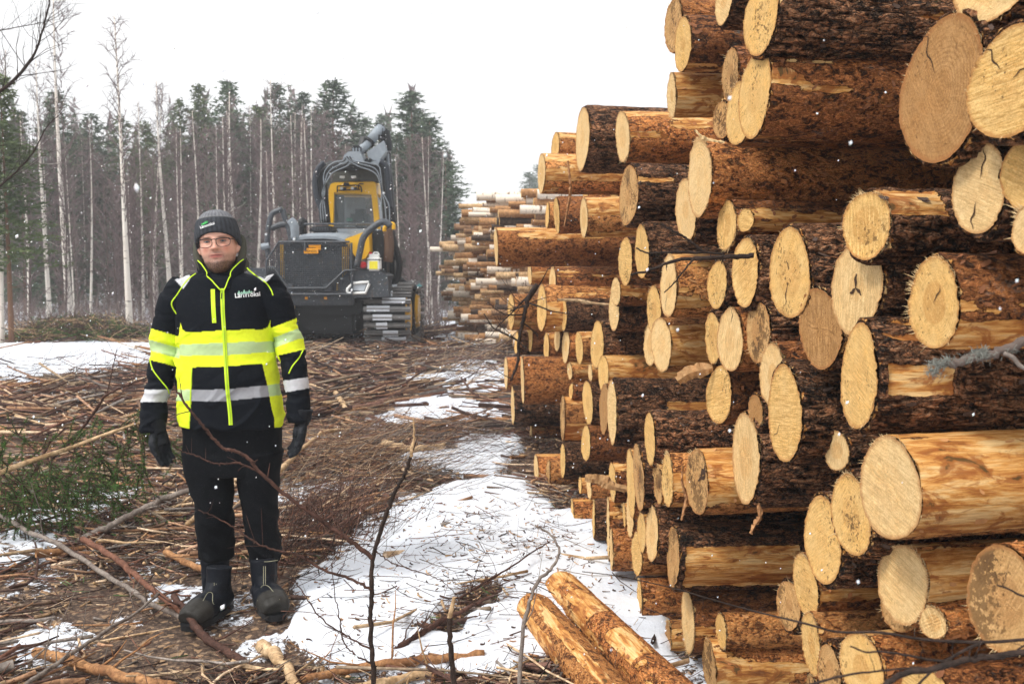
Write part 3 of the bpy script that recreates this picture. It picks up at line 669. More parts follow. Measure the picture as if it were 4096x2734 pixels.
for k, (u, z, r, p_) in enumerate(cands):
    x = p_*math.cos(AZ0)-u*math.sin(AZ0); y = p_*math.sin(AZ0)+u*math.cos(AZ0)
    t = make_log('pine_log', R.choice('DDMMO'), (x, y, z), r, 0, L=3.8, seed=500+k, hero=False, az=AZ0+R.uniform(-.01, .01), tilt=0, pitch=0, cutk=R.choice((1, 2, 3)))
    tag(t, 'log set back in a dark gap, %s part of the near stack, %s' % ('upper' if z > 1.9 else 'middle' if z > 1.0 else 'lower', 'far end' if u > 5.5 else 'centre' if u > 3 else 'near end'), 'log', 'recessed logs in the gaps of the near stack')
# two loose logs in the snow before the stack
def two_pt(P0, P1, r, kind, seed, label, peel, extra=None):
    P0, P1 = Vector(P0), Vector(P1); d = P1-P0; az = math.atan2(d.y, d.x); pt = math.asin(d.z/d.length)
    t = make_log('pine_log', kind, P0, r, 0, L=d.length, seed=seed, az=az, tilt=0, pitch=pt, peel=peel, extra=extra, cutk=1, fray=.3)
    tag(t, label, 'log', 'loose logs on the snow'); return t
a0 = G(1228, 1400, .08); a1 = G(1440, 1650, .1); b0 = G(1285, 1345, .08); b1 = G(1590, 1650, .12)
two_pt(a0, a0+(a1-a0)*1.5, .083, 'P', 901, 'left one of two loose logs in the snow, with a long pale strip', .03, patch_fn(.08, 2.2, .9, 1.5))
two_pt(b0, b0+(b1-b0)*1.5, .076, 'O', 902, 'right one of two loose logs in snow, with two large bare patches', .0, lambda X, T, r: np.maximum(patch_fn(.28, .6, .6, 2.0)(X, T, r), patch_fn(.8, 1.1, .5, 1.9)(X, T, r)))
# ---------------------------------------------------------------- the far stack, seen along its side
R = random.Random(5)
def smalllog(kind, r, L, seed):
    mb = MB(); RR = random.Random(seed); n = 12; P = []; 
    k = 9; 
    for i in range(k+1): P.append(Vector((L*i/k, RR.uniform(-.006, .006), RR.uniform(-.006, .006))))
    mb.tube(P, [r*(1-.03*i)*RR.uniform(.96, 1.04) for i in range(k+1)], n, 0, cap=False)
    me = mb.mesh('bark', M[kind], smooth=True)
    ca = MB(); V = [(0, 0, 0)]+[(-.001, r*math.cos(2*math.pi*j/n), r*math.sin(2*math.pi*j/n)) for j in range(n)]
    ca.add(V, [(0, 1+(j+1) % n, 1+j) for j in range(n)]); return me, ca.mesh('cut_face', M['cut'][RR.choice((0, 1, 3))])
q = N('birch_log_bark'); v = q.coord('Object', (9, 3, 3), off=off_rand(q)); f = q.noise(v, 2, 5, .7)
M['BL'] = q.fin(q.mix(q.rng(f, .56, .62), (.8, .7, .58), (.14, .08, .05)), .7)
protos = []
M['FP'] = stick_mat('weathered_pole_wood', (.5, .3, .15), (.85, .6, .34), 7); M['FO'] = stick_mat('weathered_pine_pole', (.36, .18, .08), (.66, .37, .17), 6); M['FM'] = stick_mat('weathered_brown_pole', (.2, .11, .065), (.42, .25, .14), 6); M['FD'] = stick_mat('weathered_dark_pole', (.05, .035, .03), (.16, .11, .08), 6)
for k in range(24):
    kind = ('FP', 'FO', 'FM', 'BL', 'FD', 'FP', 'FO', 'BL', 'FP', 'FM', 'FO', 'BL')[k % 12]; r = R.uniform(.045, .08)
    protos.append((kind, r, smalllog(kind, r, R.uniform(3.2, 4.4), k)))
E0, E1 = Vector((.75, 15.2)), Vector((-1.62, 22.6)); ed = E1-E0; nfar = 0
sl_ = ed.length; fa = 1.0; REST = MB()
while fa < sl_:
    z = .06; row = 0
    tz_ = 2.75 if fa < sl_*.5 else 2.75-.55*((fa-sl_*.5)/(sl_*.5))**2*1.6
    while z < tz_:
        kind, r, (mb_, mc_) = protos[R.randrange(24)]
        p = E0+ed*((fa+(.09 if row % 2 else 0)+R.uniform(-.02, .02))/sl_)
        x = p.x+R.triangular(-.34, .34, .05)*(1-.3*fa/sl_)+.2*math.sin(row*1.3+fa)+(.35*abs(z-1.6) if fa > sl_*.85 else 0)
        eu_ = (R.uniform(0, 6), R.uniform(-.025, .025), R.uniform(-.03, .12))
        if nfar >= 296:
            dv = Vector((math.cos(eu_[2]), math.sin(eu_[2]), -eu_[1])); q0 = Vector((x, p.y, z+r*.6)); REST.tube([q0, q0+dv*3.4], [r, r*.8], 10, row % 3); z += r*1.5+.01; row += 1; continue
        t = empty('pulp_log', (x, p.y, z+r*.6)); t.rotation_euler = eu_
        link('bark', mb_, t); link('cut_face', mc_, t)
        lab = {'FP': 'peeled orange pole among the crisscrossed small logs of the far stack', 'FO': 'orange barked pole among the small logs of the far stack', 'FM': 'brown barked pole among the small logs of the far stack',
               'FD': 'dark barked pole among the small logs of the far stack', 'BL': 'white birch pole among the small logs of the far stack'}[kind]
        lab = lab.replace('of the far stack', 'of the far stack, '+('top' if z > 1.9 else 'middle' if z > .9 else 'bottom')+(' left' if fa > sl_*.6 else ' centre' if fa > sl_*.3 else ' right')).replace('among the crisscrossed small logs', 'among the small logs')
        tag(t, lab, 'log', {'FP': 'peeled poles', 'FO': 'orange poles', 'FM': 'brown poles', 'FD': 'dark poles', 'BL': 'birch poles'}[kind]+' of the far stack'); nfar += 1
        z += r*1.5+.01; row += 1
    fa += .5 if fa < sl_*.93 else .3
print('far', nfar)
if REST.V: tag(REST.obj('pulp_logs', [M['FP'], M['FM'], M['BL']], None, True), 'farthest small logs of the far stack, merging into one mass', 'logs', kind='stuff')
# ---------------------------------------------------------------- trees
def conifer_mesh(seed, dense=1.0, spread=.17, bare=.12, pine=False):
    """crown for a tree 1 unit tall: whorls of drooping or rising boughs carrying needle sprays"""
    R = random.Random(seed); mb = MB(); V = []; Fc = []
    n = int(58*dense)
    for i in range(n):
        h = bare+(1-bare)*(i/n)**.9; L = spread*(1-h)**(.62 if pine else .8)*R.uniform(.6, 1.15)+.008
        if pine and R.random() < .25: L *= .5
        for k in range(R.randint(4, 6)):
            a = R.uniform(0, 6.283); dx, dy = math.cos(a), math.sin(a); up = R.uniform(-.1, .35) if h > .75 or pine else R.uniform(-.35, .1)
            m = max(3, int(L/.012))
            for j in range(m):
                s = (j+R.random())/m
                if s < .18: continue
                cx, cy, cz = dx*L*s, dy*L*s, h+up*L*s-.12*L*s*s
                for q_ in range(4 if s < .8 else 3):
                    ox, oy, oz = R.gauss(0, .008), R.gauss(0, .008), R.gauss(0, .005)
                    d = Vector((dx+R.gauss(0, .8), dy+R.gauss(0, .8), R.gauss(.1, .5))).normalized()*R.uniform(.010, .022)
                    e = d.cross(Vector((R.gauss(0, 1), R.gauss(0, 1), R.gauss(0, 1)))).normalized()*R.uniform(.0025, .006)
                    c = Vector((cx+ox, cy+oy, cz+oz)); b = len(V)
                    V += [c-e, c+e, c+d]; Fc.append((b, b+1, b+2))
        if R.random() < .9:
            a = R.uniform(0, 6.283)
    me = setmesh('crown', V, Fc, [M['conifer_y' if pine else 'conifer']], smooth=False); return me
def trunk_mesh(name, mat, r=.0065, bend=.006, seed=1, branches=0):
    R = random.Random(seed); mb = MB(); P = []
    ph = R.uniform(0, 6); 
    for i in range(13):
        h = i/12; P.append(Vector((bend*math.sin(ph+h*3), bend*math.cos(ph*2+h*2.3), h*1.0-.02)))
    mb.tube(P, [r*(1-.93*(i/12)**.85)+.0004 for i in range(13)], 8)
    for k in range(branches):
        h = R.uniform(.25, .95); a = R.uniform(0, 6.28); L = R.uniform(.02, .09)*(1.2-h); p = P[int(h*12)]
        d = Vector((math.cos(a), math.sin(a), R.uniform(-.2, .4)))
        mb.tube([p, p+d*L*.5, p+d*L+Vector((0, 0, .01))], [.0011, .0008, .0003], 3)
    return mb.mesh(name, mat, smooth=True)
def birch_crown(seed, n=46, low=.28, fine=1.0, wide=1.0):
    R = random.Random(seed); mb = MB()
    for i in range(n):
        h = low+(1-low-.02)*i/n; a = R.uniform(0, 6.28); L = (.16*(1-h)**.5+.03)*R.uniform(.5, 1.1)*wide
        d = Vector((math.cos(a)*.55, math.sin(a)*.55, .85)).normalized()
        P = [Vector((0, 0, h-.02))]
        for j in range(4): P.append(P[-1]+(d+Vector((R.gauss(0, .18), R.gauss(0, .18), R.gauss(0, .1)-.12*j)))*L/4)
        mb.tube(P, [.0011*fine, .0009*fine, .0007*fine, .0005*fine, .0002], 3, cap=False)
        for j in range(9):
            s = R.uniform(.2, 1)*3.9; p = P[int(s)].lerp(P[int(s)+1], s % 1); e = (d*.4+Vector((R.gauss(0, .6), R.gauss(0, .6), R.gauss(.1, .5)))).normalized()
            l2 = R.uniform(.015, .05); m = p+e*l2*.5+Vector((0, 0, R.uniform(-.003, .003)))
            mb.tube([p, m, p+e*l2+Vector((0, 0, -.006))], [.0005*fine, .0004*fine, .00015], 3, cap=False)
    return mb.mesh('crown', M['birch_twig'])
SPR = [conifer_mesh(k, 1.0+.2*(k % 2), .20+.04*(k % 3), .08) for k in range(4)]
PIN = [conifer_mesh(20+k, .9, .17+.04*(k % 2), .3, True) for k in range(4)]
BCR = [birch_crown(40+k, 46, .28, 1.5) for k in range(4)]; THK = [birch_crown(60+k, 72, .10, 2.2, 1.3) for k in range(4)]
TB = [trunk_mesh('trunk', M['birch'], .0085, .012, k, 5) for k in range(4)]; TP = [trunk_mesh('trunk', M['pine_trunk'], .0075, .004, 9+k, 14) for k in range(3)]
TT = [trunk_mesh('trunk', M['bare_trunk'], .0058, .015, 19+k, 12) for k in range(4)]
def zone(x, y):
    dx = (x/y*F+512)*2.2937
    return 'at the left edge' if dx < 90 else 'left of the tallest birch' if dx < 260 else 'left of the man' if dx < 430 else 'behind the man' if dx < 590 else 'left of the crane' if dx < 720 else 'behind the machine' if dx < 900 else 'right of the machine'
def tree(name, tm, cm, x, y, hgt, label, group=None, wx=1.0, yaw=None, lean=0.0, cat=None, tw=None):
    t = empty(name, (x, y, gz(x, y)-.05)); t.rotation_euler = (0, lean, 0)
    if group and ' in the ' in group: label += ', '+zone(x, y)
    a = link('trunk', tm, t); b = link('crown', cm, t); yw = R.uniform(0, 6.28) if yaw is None else yaw
    for o in (a, b): o.scale = (hgt*wx, hgt*wx, hgt); o.rotation_euler = (0, 0, yw)
    if tw: a.scale = (tw, tw, hgt)
    tag(t, label, cat or 'tree', group); return t
def hgt_to(dx, dy, Y): return D(dx, dy, Y).z
# single birches one can point to: base x, base y (or distance), top x, top y, stem width
BI = [(299, 772, 262, 8, 16, 'tallest birch, left of the man, its white stem reaching up alone against the sky'),
      (161, 738, 132, -40, 17, 'tall birch with a dark marked white stem, third big stem from the left edge'),
      (109, 745, 84, 120, 12, 'slender birch just left of the dark marked tall birch'),
      (14, 790, 6, 90, 11, 'birch at the left edge with its thin stem standing in the snow'),
      (383, 700, 372, 170, 14, 'thick birch with a forked double stem right behind the man at his shoulder'),
      (356, 700, 366, 190, 9, 'thinner stem of birch standing tight against the forked birch'),
      (556, 640, 532, 200, 12, 'white birch rising just right behind the grey knitted hat'),
      (625, 640, 627, 165, 9, 'straight thin birch behind the handrail loop of the machine'),
      (598, 640, 588, 260, 10, 'birch with mottled stem between the hat and the handrail loop'),
      (455, 640, 440, 240, 8, 'birch straight above the left side of the hat'),
      (670, 640, 664, 250, 7, 'birch in front of the pines left of the crane arch'),
      (983, 668, 974, 300, 8, 'birch with clean white stem at the edge of the far stack'),
      (1008, 620, 1012, 330, 5, 'thin grey birch right of the clean white one by the far stack'),
      (62, 740, 50, 250, 9, 'birch second from the left edge with its stem half hidden in twigs'),
      (210, 735, 200, 260, 7, 'birch between the dark marked tall birch and the tallest birch'),
      (325, 735, 318, 220, 7, 'birch right of the tallest birch, half its width')]
for k, (bx, by, tx, ty, wd, lb) in enumerate(BI):
    py = by if by > 700 else None
    if py: g = G(bx, by); Y = g.y
    else: Y = {640: 29, 668: 27, 620: 31}[by] if by in (640, 668, 620) else 28
    Y = min(Y, 34); p = D(bx, 750, Y); H = hgt_to(tx, max(ty, -60), Y)
    p2 = D(tx, ty, Y); z0 = gz(p.x, Y); H = p2.z-z0; r_ = wd/2/2.2937/F*Y
    t = tree('birch_tree', TB[k % 4], BCR[k % 4], p.x, Y, H, lb, 'birches at the forest edge', cat='birch', tw=r_/.0085)
    t.rotation_euler = (0, math.atan2(p2.x-p.x, H), 0)
# conifers one can point to: x, top y, distance, kind
CO = [(20, 165, 19, 'P', 'green pine at the left edge, its dense crown cut by the frame'), (145, 205, 33, 'S', 'spruce behind the dark marked tall birch'), (222, 255, 36, 'S', 'spruce left of the tallest birch stem'),
      (60, 250, 30, 'S', 'spruce near the left edge behind the pine'), (470, 192, 40, 'P', 'pine with flat top straight above the grey hat'), (533, 182, 38, 'S', 'pointed spruce right above the grey hat'),
      (425, 225, 40, 'P', 'pine left of the flat topped one above the hat'), (648, 192, 40, 'S', 'narrow spruce between the hat and the crane'), (703, 208, 42, 'S', 'spruce with drooping tips just left of the crane'),
      (772, 180, 40, 'S', 'tall broad spruce behind the crane arch'), (845, 265, 50, 'S', 'pale thin spruce directly behind the crane boom'), (885, 262, 55, 'S', 'pale spruce tip right of the crane boom'),
      (945, 205, 38, 'S', 'large dark spruce right of the crane'), (990, 265, 37, 'S', 'broad spruce at the right end of the forest edge'), (1022, 365, 36, 'S', 'lower spruce closing the forest edge on the right'), (965, 250, 42, 'S', 'spruce wedged between the two big ones on the right'),
      (915, 300, 36, 'S', 'spruce in front of the large dark one right of the crane'),
      (345, 275, 38, 'P', 'pine behind the forked birch'), (290, 262, 40, 'P', 'pine right of the tallest birch'), (600, 240, 44, 'P', 'pine behind the birches left of the crane'),
      (1215, 392, 95, 'S', 'far hazy tree peeping over the top of the far stack'), (1240, 375, 98, 'S', 'far hazy tree beside the peeled log on the skyline')]
for k, (x, ty, Y, kd, lb) in enumerate(CO):
    p = D(x, 700, Y); z0 = gz(p.x, Y); H = D(x, ty, Y).z-z0
    tree('spruce_tree' if kd == 'S' else 'pine_tree', TP[k % 3], (SPR if kd == 'S' else PIN)[k % 4], p.x, Y, H, lb, 'conifers of the forest edge', wx=R.uniform(.95, 1.2)*(1.75 if lb.startswith(('large', 'broad', 'tall', 'far', 'lower')) else 1.2), cat='spruce' if kd == 'S' else 'pine')
# the rest of the wood
def scatter(n, f, y0=27, y1=58):
    c = 0
    while c < n:
        Y = R.uniform(y0, y1); dx = R.uniform(-60, 1035)
        p = D(dx, 700, Y)
        c += 1; f(c, p.x, Y, dx)
def topcap(dx):
    return float(np.interp(dx, [-60, 0, 60, 150, 260, 340, 420, 530, 640, 760, 860, 905, 945, 1000, 1040], [200, 215, 300, 265, 320, 350, 280, 240, 260, 240, 330, 320, 240, 300, 430]))
def f1(c, x, Y, dx):
    H = max(3, D(dx, topcap(dx)+R.uniform(15, 150), Y).z); kd = R.random() < .55
    tree('spruce_tree' if kd else 'pine_tree', TP[c % 3], (SPR if kd else PIN)[c % 4], x, Y, H, 'green spruce standing back in the wood' if kd else 'pine with bare lower trunk standing back in the wood', 'spruces in the wood' if kd else 'pines in the wood', wx=R.uniform(.9, 1.3), cat='spruce' if kd else 'pine')
scatter(64, f1, 32, 60)
def f2(c, x, Y, dx):
    H = max(3, D(dx, topcap(dx)+R.uniform(0, 130), Y).z)
    if dx > 880 and R.random() < .75: H *= .7
    tree('bare_tree', TT[c % 4], THK[c % 4], x, Y, H, 'slim leafless grey brown tree in the thicket', 'leafless trees in the thicket', wx=R.uniform(.9, 1.5), cat='tree')
scatter(120, f2, 24, 50)
def f3(c, x, Y, dx):
    H = max(3, D(dx, topcap(dx)+R.uniform(-30, 100), Y).z)
    tree('birch_tree', TB[c % 4], BCR[c % 4], x, Y, H, 'thin white stemmed birch back among the leafless trees', 'thin birches in the wood', cat='birch', wx=R.uniform(.6, 1))
scatter(44, f3, 26, 45)
V = []; Fc = []                        # the wood beyond, one mass of boughs and stems
for i in range(42000):
    dx = R.uniform(-120, 1040); Y = R.uniform(52, 80); p = D(dx, 700, Y); top = D(dx, topcap(dx)+30+55*math.sin(dx*.09)+40*math.sin(dx*.23), Y).z
    c = Vector((p.x, Y, top*R.random()**.8)); d = Vector((R.gauss(0, .5), R.gauss(0, .5), R.gauss(0, 1))).normalized()*R.uniform(.2, .8)
    e = Vector((R.gauss(0, 1), R.gauss(0, 1), R.gauss(0, .3))).normalized()*R.uniform(.04, .16); b = len(V); V += [c-e, c+e, c+d]; Fc.append((b, b+1, b+2))
mi_ = [R.choice((0, 1, 1)) for _ in Fc]
tag(link('distant_wood', setmesh('distant_wood', V, Fc, [M['conifer'], M['birch_twig']], mi_, False)), 'distant mass of conifers and bare trees behind the forest edge', 'wood', kind='stuff')
# undergrowth at the edge of the wood
mb = MB()
for i in range(1500):
    Y = R.uniform(20, 36); p = D(R.uniform(-60, 1030), 700, Y); z = gz(p.x, Y)
    a = R.uniform(0, 6.28); L = R.uniform(.25, .9); b = Vector((p.x, Y, z))
    for k in range(3):
        d = Vector((R.gauss(0, .45), R.gauss(0, .45), 1)).normalized(); m = b+d*L*.5+Vector((R.gauss(0, .04), R.gauss(0, .04), 0))
        mb.tube([b, m, b+d*L+Vector((R.gauss(0, .1), 0, 0))], [.008, .006, .002], 3, R.choice((0, 0, 1)), cap=False)
tag(mb.obj('undergrowth', [M['birch_twig'], M['twig_grey']]), 'low leafless brush along the edge of the wood', 'undergrowth', kind='stuff')
mb = MB()
for i in range(2600):                 # the low brown green heap of brush behind the left snow drift
    t_ = R.random(); p = G(50+280*t_, 772+R.uniform(-8, 12)); h = .42*math.sin(math.pi*min(1, max(0, t_)))**.6*R.random()
    c = p+Vector((R.gauss(0, .2), R.gauss(0, .4), h)); d = Vector((R.gauss(0, 1), R.gauss(0, .6), R.gauss(0, .35))).normalized()*R.uniform(.1, .35)
    mb.tube([c-d, c+Vector((0, 0, R.uniform(0, .05))), c+d], [.007, .006, .002], 3, R.choice((0, 1, 1, 2)), cap=False)
tag(mb.obj('brush_heap', [M['needle'], M['twig_dark'], M['twig_tan']]), 'low heap of green and brown brush behind the snow drift on the left', 'brush', kind='stuff')
# dark branch of a near tree reaching in at the upper left corner
def limb(name, pts, r0, r1, mat, label, cat='branch', group=None, twigs=0, tl=.4, seed=1, tr=.25, kids=(), up=.2, sides=7, tdir=None):
    R = random.Random(seed); P = curve(pts, 6); n = len(P); mb = MB()
    for i in range(1, n-1): P[i] = P[i]+Vector((R.gauss(0, r0*.18), R.gauss(0, r0*.18), R.gauss(0, r0*.18)))
    rad = [r0+(r1-r0)*i/(n-1) for i in range(n)]
    mb.tube(P, [a*R.uniform(.93, 1.1) for a in rad], sides)
    for k in range(twigs):
        s = R.uniform(.12, .98); i = int(s*(n-1)); p = P[i]; t = (P[min(i+1, n-1)]-P[max(i-1, 0)]).normalized()
        e = (t*.5+Vector((R.gauss(0, .6), R.gauss(0, .5), R.gauss(up, .6)))).normalized()
        if tdir: e = (e+Vector(tdir)).normalized()
        l_ = tl*R.uniform(.35, 1)*(1.15-s*.5); Q = [p]; 
        for j in range(4): e = (e+Vector((R.gauss(0, .18), R.gauss(0, .18), R.gauss(0, .18)))).normalized(); Q.append(Q[-1]+e*l_/4)
        rr = max(.0006, rad[i]*tr); mb.tube(Q, [rr, rr*.85, rr*.7, rr*.5, rr*.25], 4)
        if R.random() < .5:
            e2 = (e+Vector((R.gauss(0, .7), R.gauss(0, .7), R.gauss(0, .7)))).normalized(); mb.tube([Q[2], Q[2]+e2*l_*.3], [rr*.5, rr*.2], 3)
    root = Vector(pts[0]); o = link(name, mb.mesh(name, mat, root, True), None, root)
    tag(o, label, cat, group); return o
for k, (pp_, r0, lb) in enumerate(((((-30, 235), (40, 175), (85, 110), (110, 20), (118, -40)), .02, 'dark bare branch bending up through the upper left corner'),
                                   (((-30, 450), (30, 400), (75, 350), (108, 290), (150, 250)), .014, 'dark bare branch rising in front of the pine at the left edge'),
                                   (((-30, 75), (40, 62), (110, 48), (150, 25)), .009, 'thin bare twig crossing the upper left corner'))):
    limb('tree_branch', [D(a, b, 9+k) for a, b in pp_], r0*.8, r0*.2, M['branch_black'], lb, 'branch', twigs=34, tl=.9, seed=80+k, tr=.32, up=.5)
# ---------------------------------------------------------------- the forest machine
q = N('dark_grey_paint'); v = q.coord(); f = q.noise(v, 4, 6, .7); g = q.noise(v, 30, 4, .7)
c = q.mix(f, (.03, .035, .043), (.065, .075, .088)); c = q.mix(q.rng(g, .56, .72, 0, .55), c, (.30, .32, .34)); c = q.mix(q.rng(q.noise(v, 9, 5), .58, .68, 0, .5), c, (.10, .07, .05)); M['mgrey'] = q.fin(c, q.rng(g, .3, .7, .3, .6), spec=.4); M['mlight'] = plain('frosted_grey_paint', (.25, .285, .32), .5, sc=9, var=.3)
M['mblack'] = plain('black_rubber_and_steel', (.012, .013, .015), .5, sc=8, var=.4); M['myel'] = plain('yellow_paint', (.82, .46, .02), .4, sc=5, var=.12)
M['morange'] = plain('orange_sign', (.85, .36, .01), .5); M['mred'] = plain('red_plastic', (.6, .02, .03), .4); M['mwhite'] = plain('white_plastic', (.85, .86, .84), .5, var=.04)
M['msteel'] = plain('worn_steel', (.24, .235, .23), .45, .5, sc=7, var=.4); M['mbrown'] = plain('muddy_hose', (.12, .07, .045), .8, sc=9); M['mcyan'] = plain('pale_blue_strap', (.25, .6, .65), .6)
q = N('cab_glass'); q.b.inputs['Alpha'].default_value = .32; M['glass'] = q.fin((.10, .13, .14), .04, spec=1.0)
q = N('lamp_glass'); M['lamp'] = q.fin((.5, .55, .6), .12, spec=.6)
M['mdk'] = plain('dark_hose_wrap', (.025, .03, .04), .5, sc=20, var=.5)
MY = 18.0
mroot = empty('forest_harvester', (D(757, 800, 19.6).x, 19.6, 0.0)); tag(mroot, 'black and yellow tracked forest harvester with raised crane, parked behind the man', 'harvester')
def part(name, mb, mats, parent=mroot, smooth=False):
    return mb.obj(name, mats, parent, smooth)
def bx(mb, x0, y0, x1, y1, Y, dep, m=0, bev=.03):
    a, b = D(x0, y0, Y), D(x1, y1, Y); mb.box(a.x, b.x, Y, Y+dep, b.z, a.z, m, bev)
def poly(mb, pts, Y, dep, m=0):
    w_ = [D(a, b, Y) for a, b in pts]; mb.prism([(p.x, p.z) for p in w_], Y, Y+dep, m)
def tb(mb, pts, Y, r, m=0, n=8, sm_=True):
    P = [D(p[0], p[1], p[2] if len(p) > 2 else Y) for p in pts]; mb.tube(curve(P, 5) if sm_ else P, r, n, m)
# engine housing at the rear, facing the camera
mb = MB(); poly(mb, [(652, 553), (668, 545), (770, 545), (800, 556), (806, 600), (800, 672), (650, 672), (640, 600)], MY+.12, 1.7); part('engine_housing', mb, M['mgrey'])
mb = MB(); a = [D(x, y, MY+.02) for x, y in ((662, 556), (676, 546), (700, 541), (740, 540), (770, 542), (790, 549))]
V = []; 
for p in a: V += [(p.x, MY+.02, p.z), (p.x, MY+.5, p.z+.07), (p.x, MY+1.9, p.z+.12), (p.x, MY+1.9, p.z-.05), (p.x, MY+.02, p.z-.05)]
Fc = []
for i in range(len(a)-1):
    for k in range(5): Fc.append((i*5+k, i*5+(k+1) % 5, (i+1)*5+(k+1) % 5, (i+1)*5+k))
Fc += [(0, 1, 2, 3, 4), tuple(25+k for k in (4, 3, 2, 1, 0))]; mb.add(V, Fc); part('hood_top', mb, M['mlight'], smooth=False)
mb = MB(); poly(mb, [(788, 549), (845, 527), (848, 575), (838, 592), (822, 598)], MY+.1, 1.2); part('yellow_side_cover', mb, M['myel'])
mb = MB()
for (x0, y0, x1, y1) in ((641, 560, 652, 640), (784, 566, 800, 648)): bx(mb, x0, y0, x1, y1, MY+.05, .05, 0, .005)
poly(mb, [(770, 650), (786, 640), (794, 610), (800, 645), (770, 668)], MY+.05, .04); part('yellow_inner_panel', mb, M['myel'])
# wire guard: bars in both directions inside a leaning outline
mb = MB(); L0 = [(606, 672), (612, 598), (640, 556), (800, 556), (806, 672)]
for k in range(46):
    x = 612+k*4.3; top = 558 if x > 640 else 558+(640-x)*1.45; mb.tube([D(x, top, MY-.03), D(x, 671, MY-.03)], .0085, 4)
for k in range(26):
    y = 560+k*4.4; x0 = 608 if y > 600 else 640-(y-556)*.7; mb.tube([D(x0, y, MY-.04), D(808, y, MY-.04)], .006, 4)
part('radiator_grille', mb, M['mgrey'])
mb = MB()
for pts in ([(606, 674), (612, 596), (640, 554), (802, 554)], [(806, 556), (808, 674)], [(606, 674), (808, 674)], [(612, 612), (628, 612), (662, 660), (745, 660)], [(748, 660), (790, 620), (822, 618)], [(700, 556), (700, 574)]):
    tb(mb, pts, MY-.08, .022, 0, 6, False)
bx(mb, 655, 650, 672, 668, MY-.07, .05, 0, .01); bx(mb, 742, 650, 760, 668, MY-.07, .05, 0, .01); part('guard_frame', mb, M['mgrey'])
sg = MB(); bx(sg, 697, 568.5, 730, 580.5, MY-.07, .012, 0, 0); so_ = part('yellow_nameplate', sg, M['morange'])
sg = MB(); bx(sg, 708, 561, 736, 567, MY-.05, .01, 0, 0); bx(sg, 724, 567, 736, 572, MY-.045, .008, 0, 0); part('orange_reflector', sg, M['morange'])
def text_obj(name, body, size, mat, parent, world, rot, ext=.0, bold=0.0, proj=None):
    cu = bpy.data.curves.new(name, 'FONT'); cu.body = body; cu.size = size; cu.extrude = ext; cu.offset = bold; cu.align_x = 'CENTER'; cu.align_y = 'CENTER'
    tmp = bpy.data.objects.new('tmp', cu); COL.objects.link(tmp); bpy.context.view_layer.update()
    dg = bpy.context.evaluated_depsgraph_get(); me = bpy.data.meshes.new_from_object(tmp.evaluated_get(dg)); bpy.data.objects.remove(tmp)
    me.materials.clear(); me.materials.append(mat); me.transform(Matrix.Translation(world) @ rot)
    if proj: proj(me)
    off = parent_world(parent); me.transform(Matrix.Translation(-off)); me.name = name
    return link(name, me, parent)
FR = Matrix.Rotation(math.pi/2, 4, 'X')
text_obj('nameplate_letters', 'PONSSE', .062, M['mblack'], so_, D(713.5, 575.5, MY-.085), FR)
mb = MB(); bx(mb, 622, 672, 812, 700, MY+.1, 2.2); bx(mb, 640, 700, 815, 765, MY+.5, 3.0, 1, .06); bx(mb, 690, 690, 830, 720, MY+.3, 1.2, 1); part('chassis', mb, [M['mgrey'], M['mblack']])
mb = MB(); bx(mb, 699, 680, 706, 686, MY+.08, .02, 0, .004); bx(mb, 743, 680, 750, 686, MY+.08, .02, 0, .004); part('orange_reflector', mb, M['morange'])
# fenders with tail lamps
for sx, nm in ((1, 0), (-1, 1)):
    X = (lambda x: x) if sx > 0 else (lambda x: 1428-x)
    mb = MB(); pts = [(X(777), 640), (X(800), 624), (X(866), 618), (X(890), 632), (X(892), 680), (X(812), 682), (X(777), 664)]
    poly(mb, pts if sx > 0 else pts[::-1], MY-.02, .9); poly(mb, [(X(782), 640), (X(800), 626), (X(880), 622), (X(860), 614), (X(800), 616)] if sx > 0 else [(X(800), 616), (X(860), 614), (X(880), 622), (X(800), 626), (X(782), 640)], MY+.05, .7)
    f_ = part('fender', mb, M['mgrey'])
    mb = MB(); lp = [(X(797), 668), (X(797), 662), (X(810), 649), (X(846), 646), (X(847), 650), (X(838), 671), (X(800), 672)]
    li_ = [(X(803), 665), (X(812), 653), (X(841), 651), (X(835), 666)]
    tb(mb, lp+[lp[0]], MY-.04, .028, 0, 8, False); h_ = part('tail_lamp', mb, M['mwhite'], f_)
    mb = MB(); poly(mb, li_ if sx > 0 else li_[::-1], MY-.035, .01); part('lamp_lens', mb, M['lamp'], f_)
# side tank, hose, canister, cap
mb = MB(); bx(mb, 848, 527, 887, 632, MY+.5, 1.5, 0, .05); bx(mb, 885, 560, 905, 640, MY+1.0, 1.0, 0, .05); part('side_tank', mb, M['mblack'])
mb = MB(); tb(mb, [(889, 525), (893, 560), (890, 600)], MY+.45, .09); part('muddy_side_hose', mb, M['mbrown'])
mb = MB()
tb(mb, [(898, 530), (908, 570), (916, 605), (910, 640), (895, 655)], MY+.6, .06); tb(mb, [(893, 600), (905, 590), (918, 600), (912, 625)], MY+.8, .05); tb(mb, [(905, 630), (930, 650), (955, 662)], MY+1.0, .06)
part('hydraulic_hose', mb, M['mblack'])
mb = MB(); cc_ = D(832, 607, MY-.05)
mb.tube([cc_+Vector((0, .1, 0)), cc_+Vector((0, 0, 0)), cc_+Vector((0, -.05, 0))], [.065, .065, .04], 14); part('red_cap', mb, M['mred'])
ca = empty('plastic_canister', D(859, 620, MY-.0)); tag(ca, 'white plastic canister with yellow label and red cap, standing on the machine', 'canister')
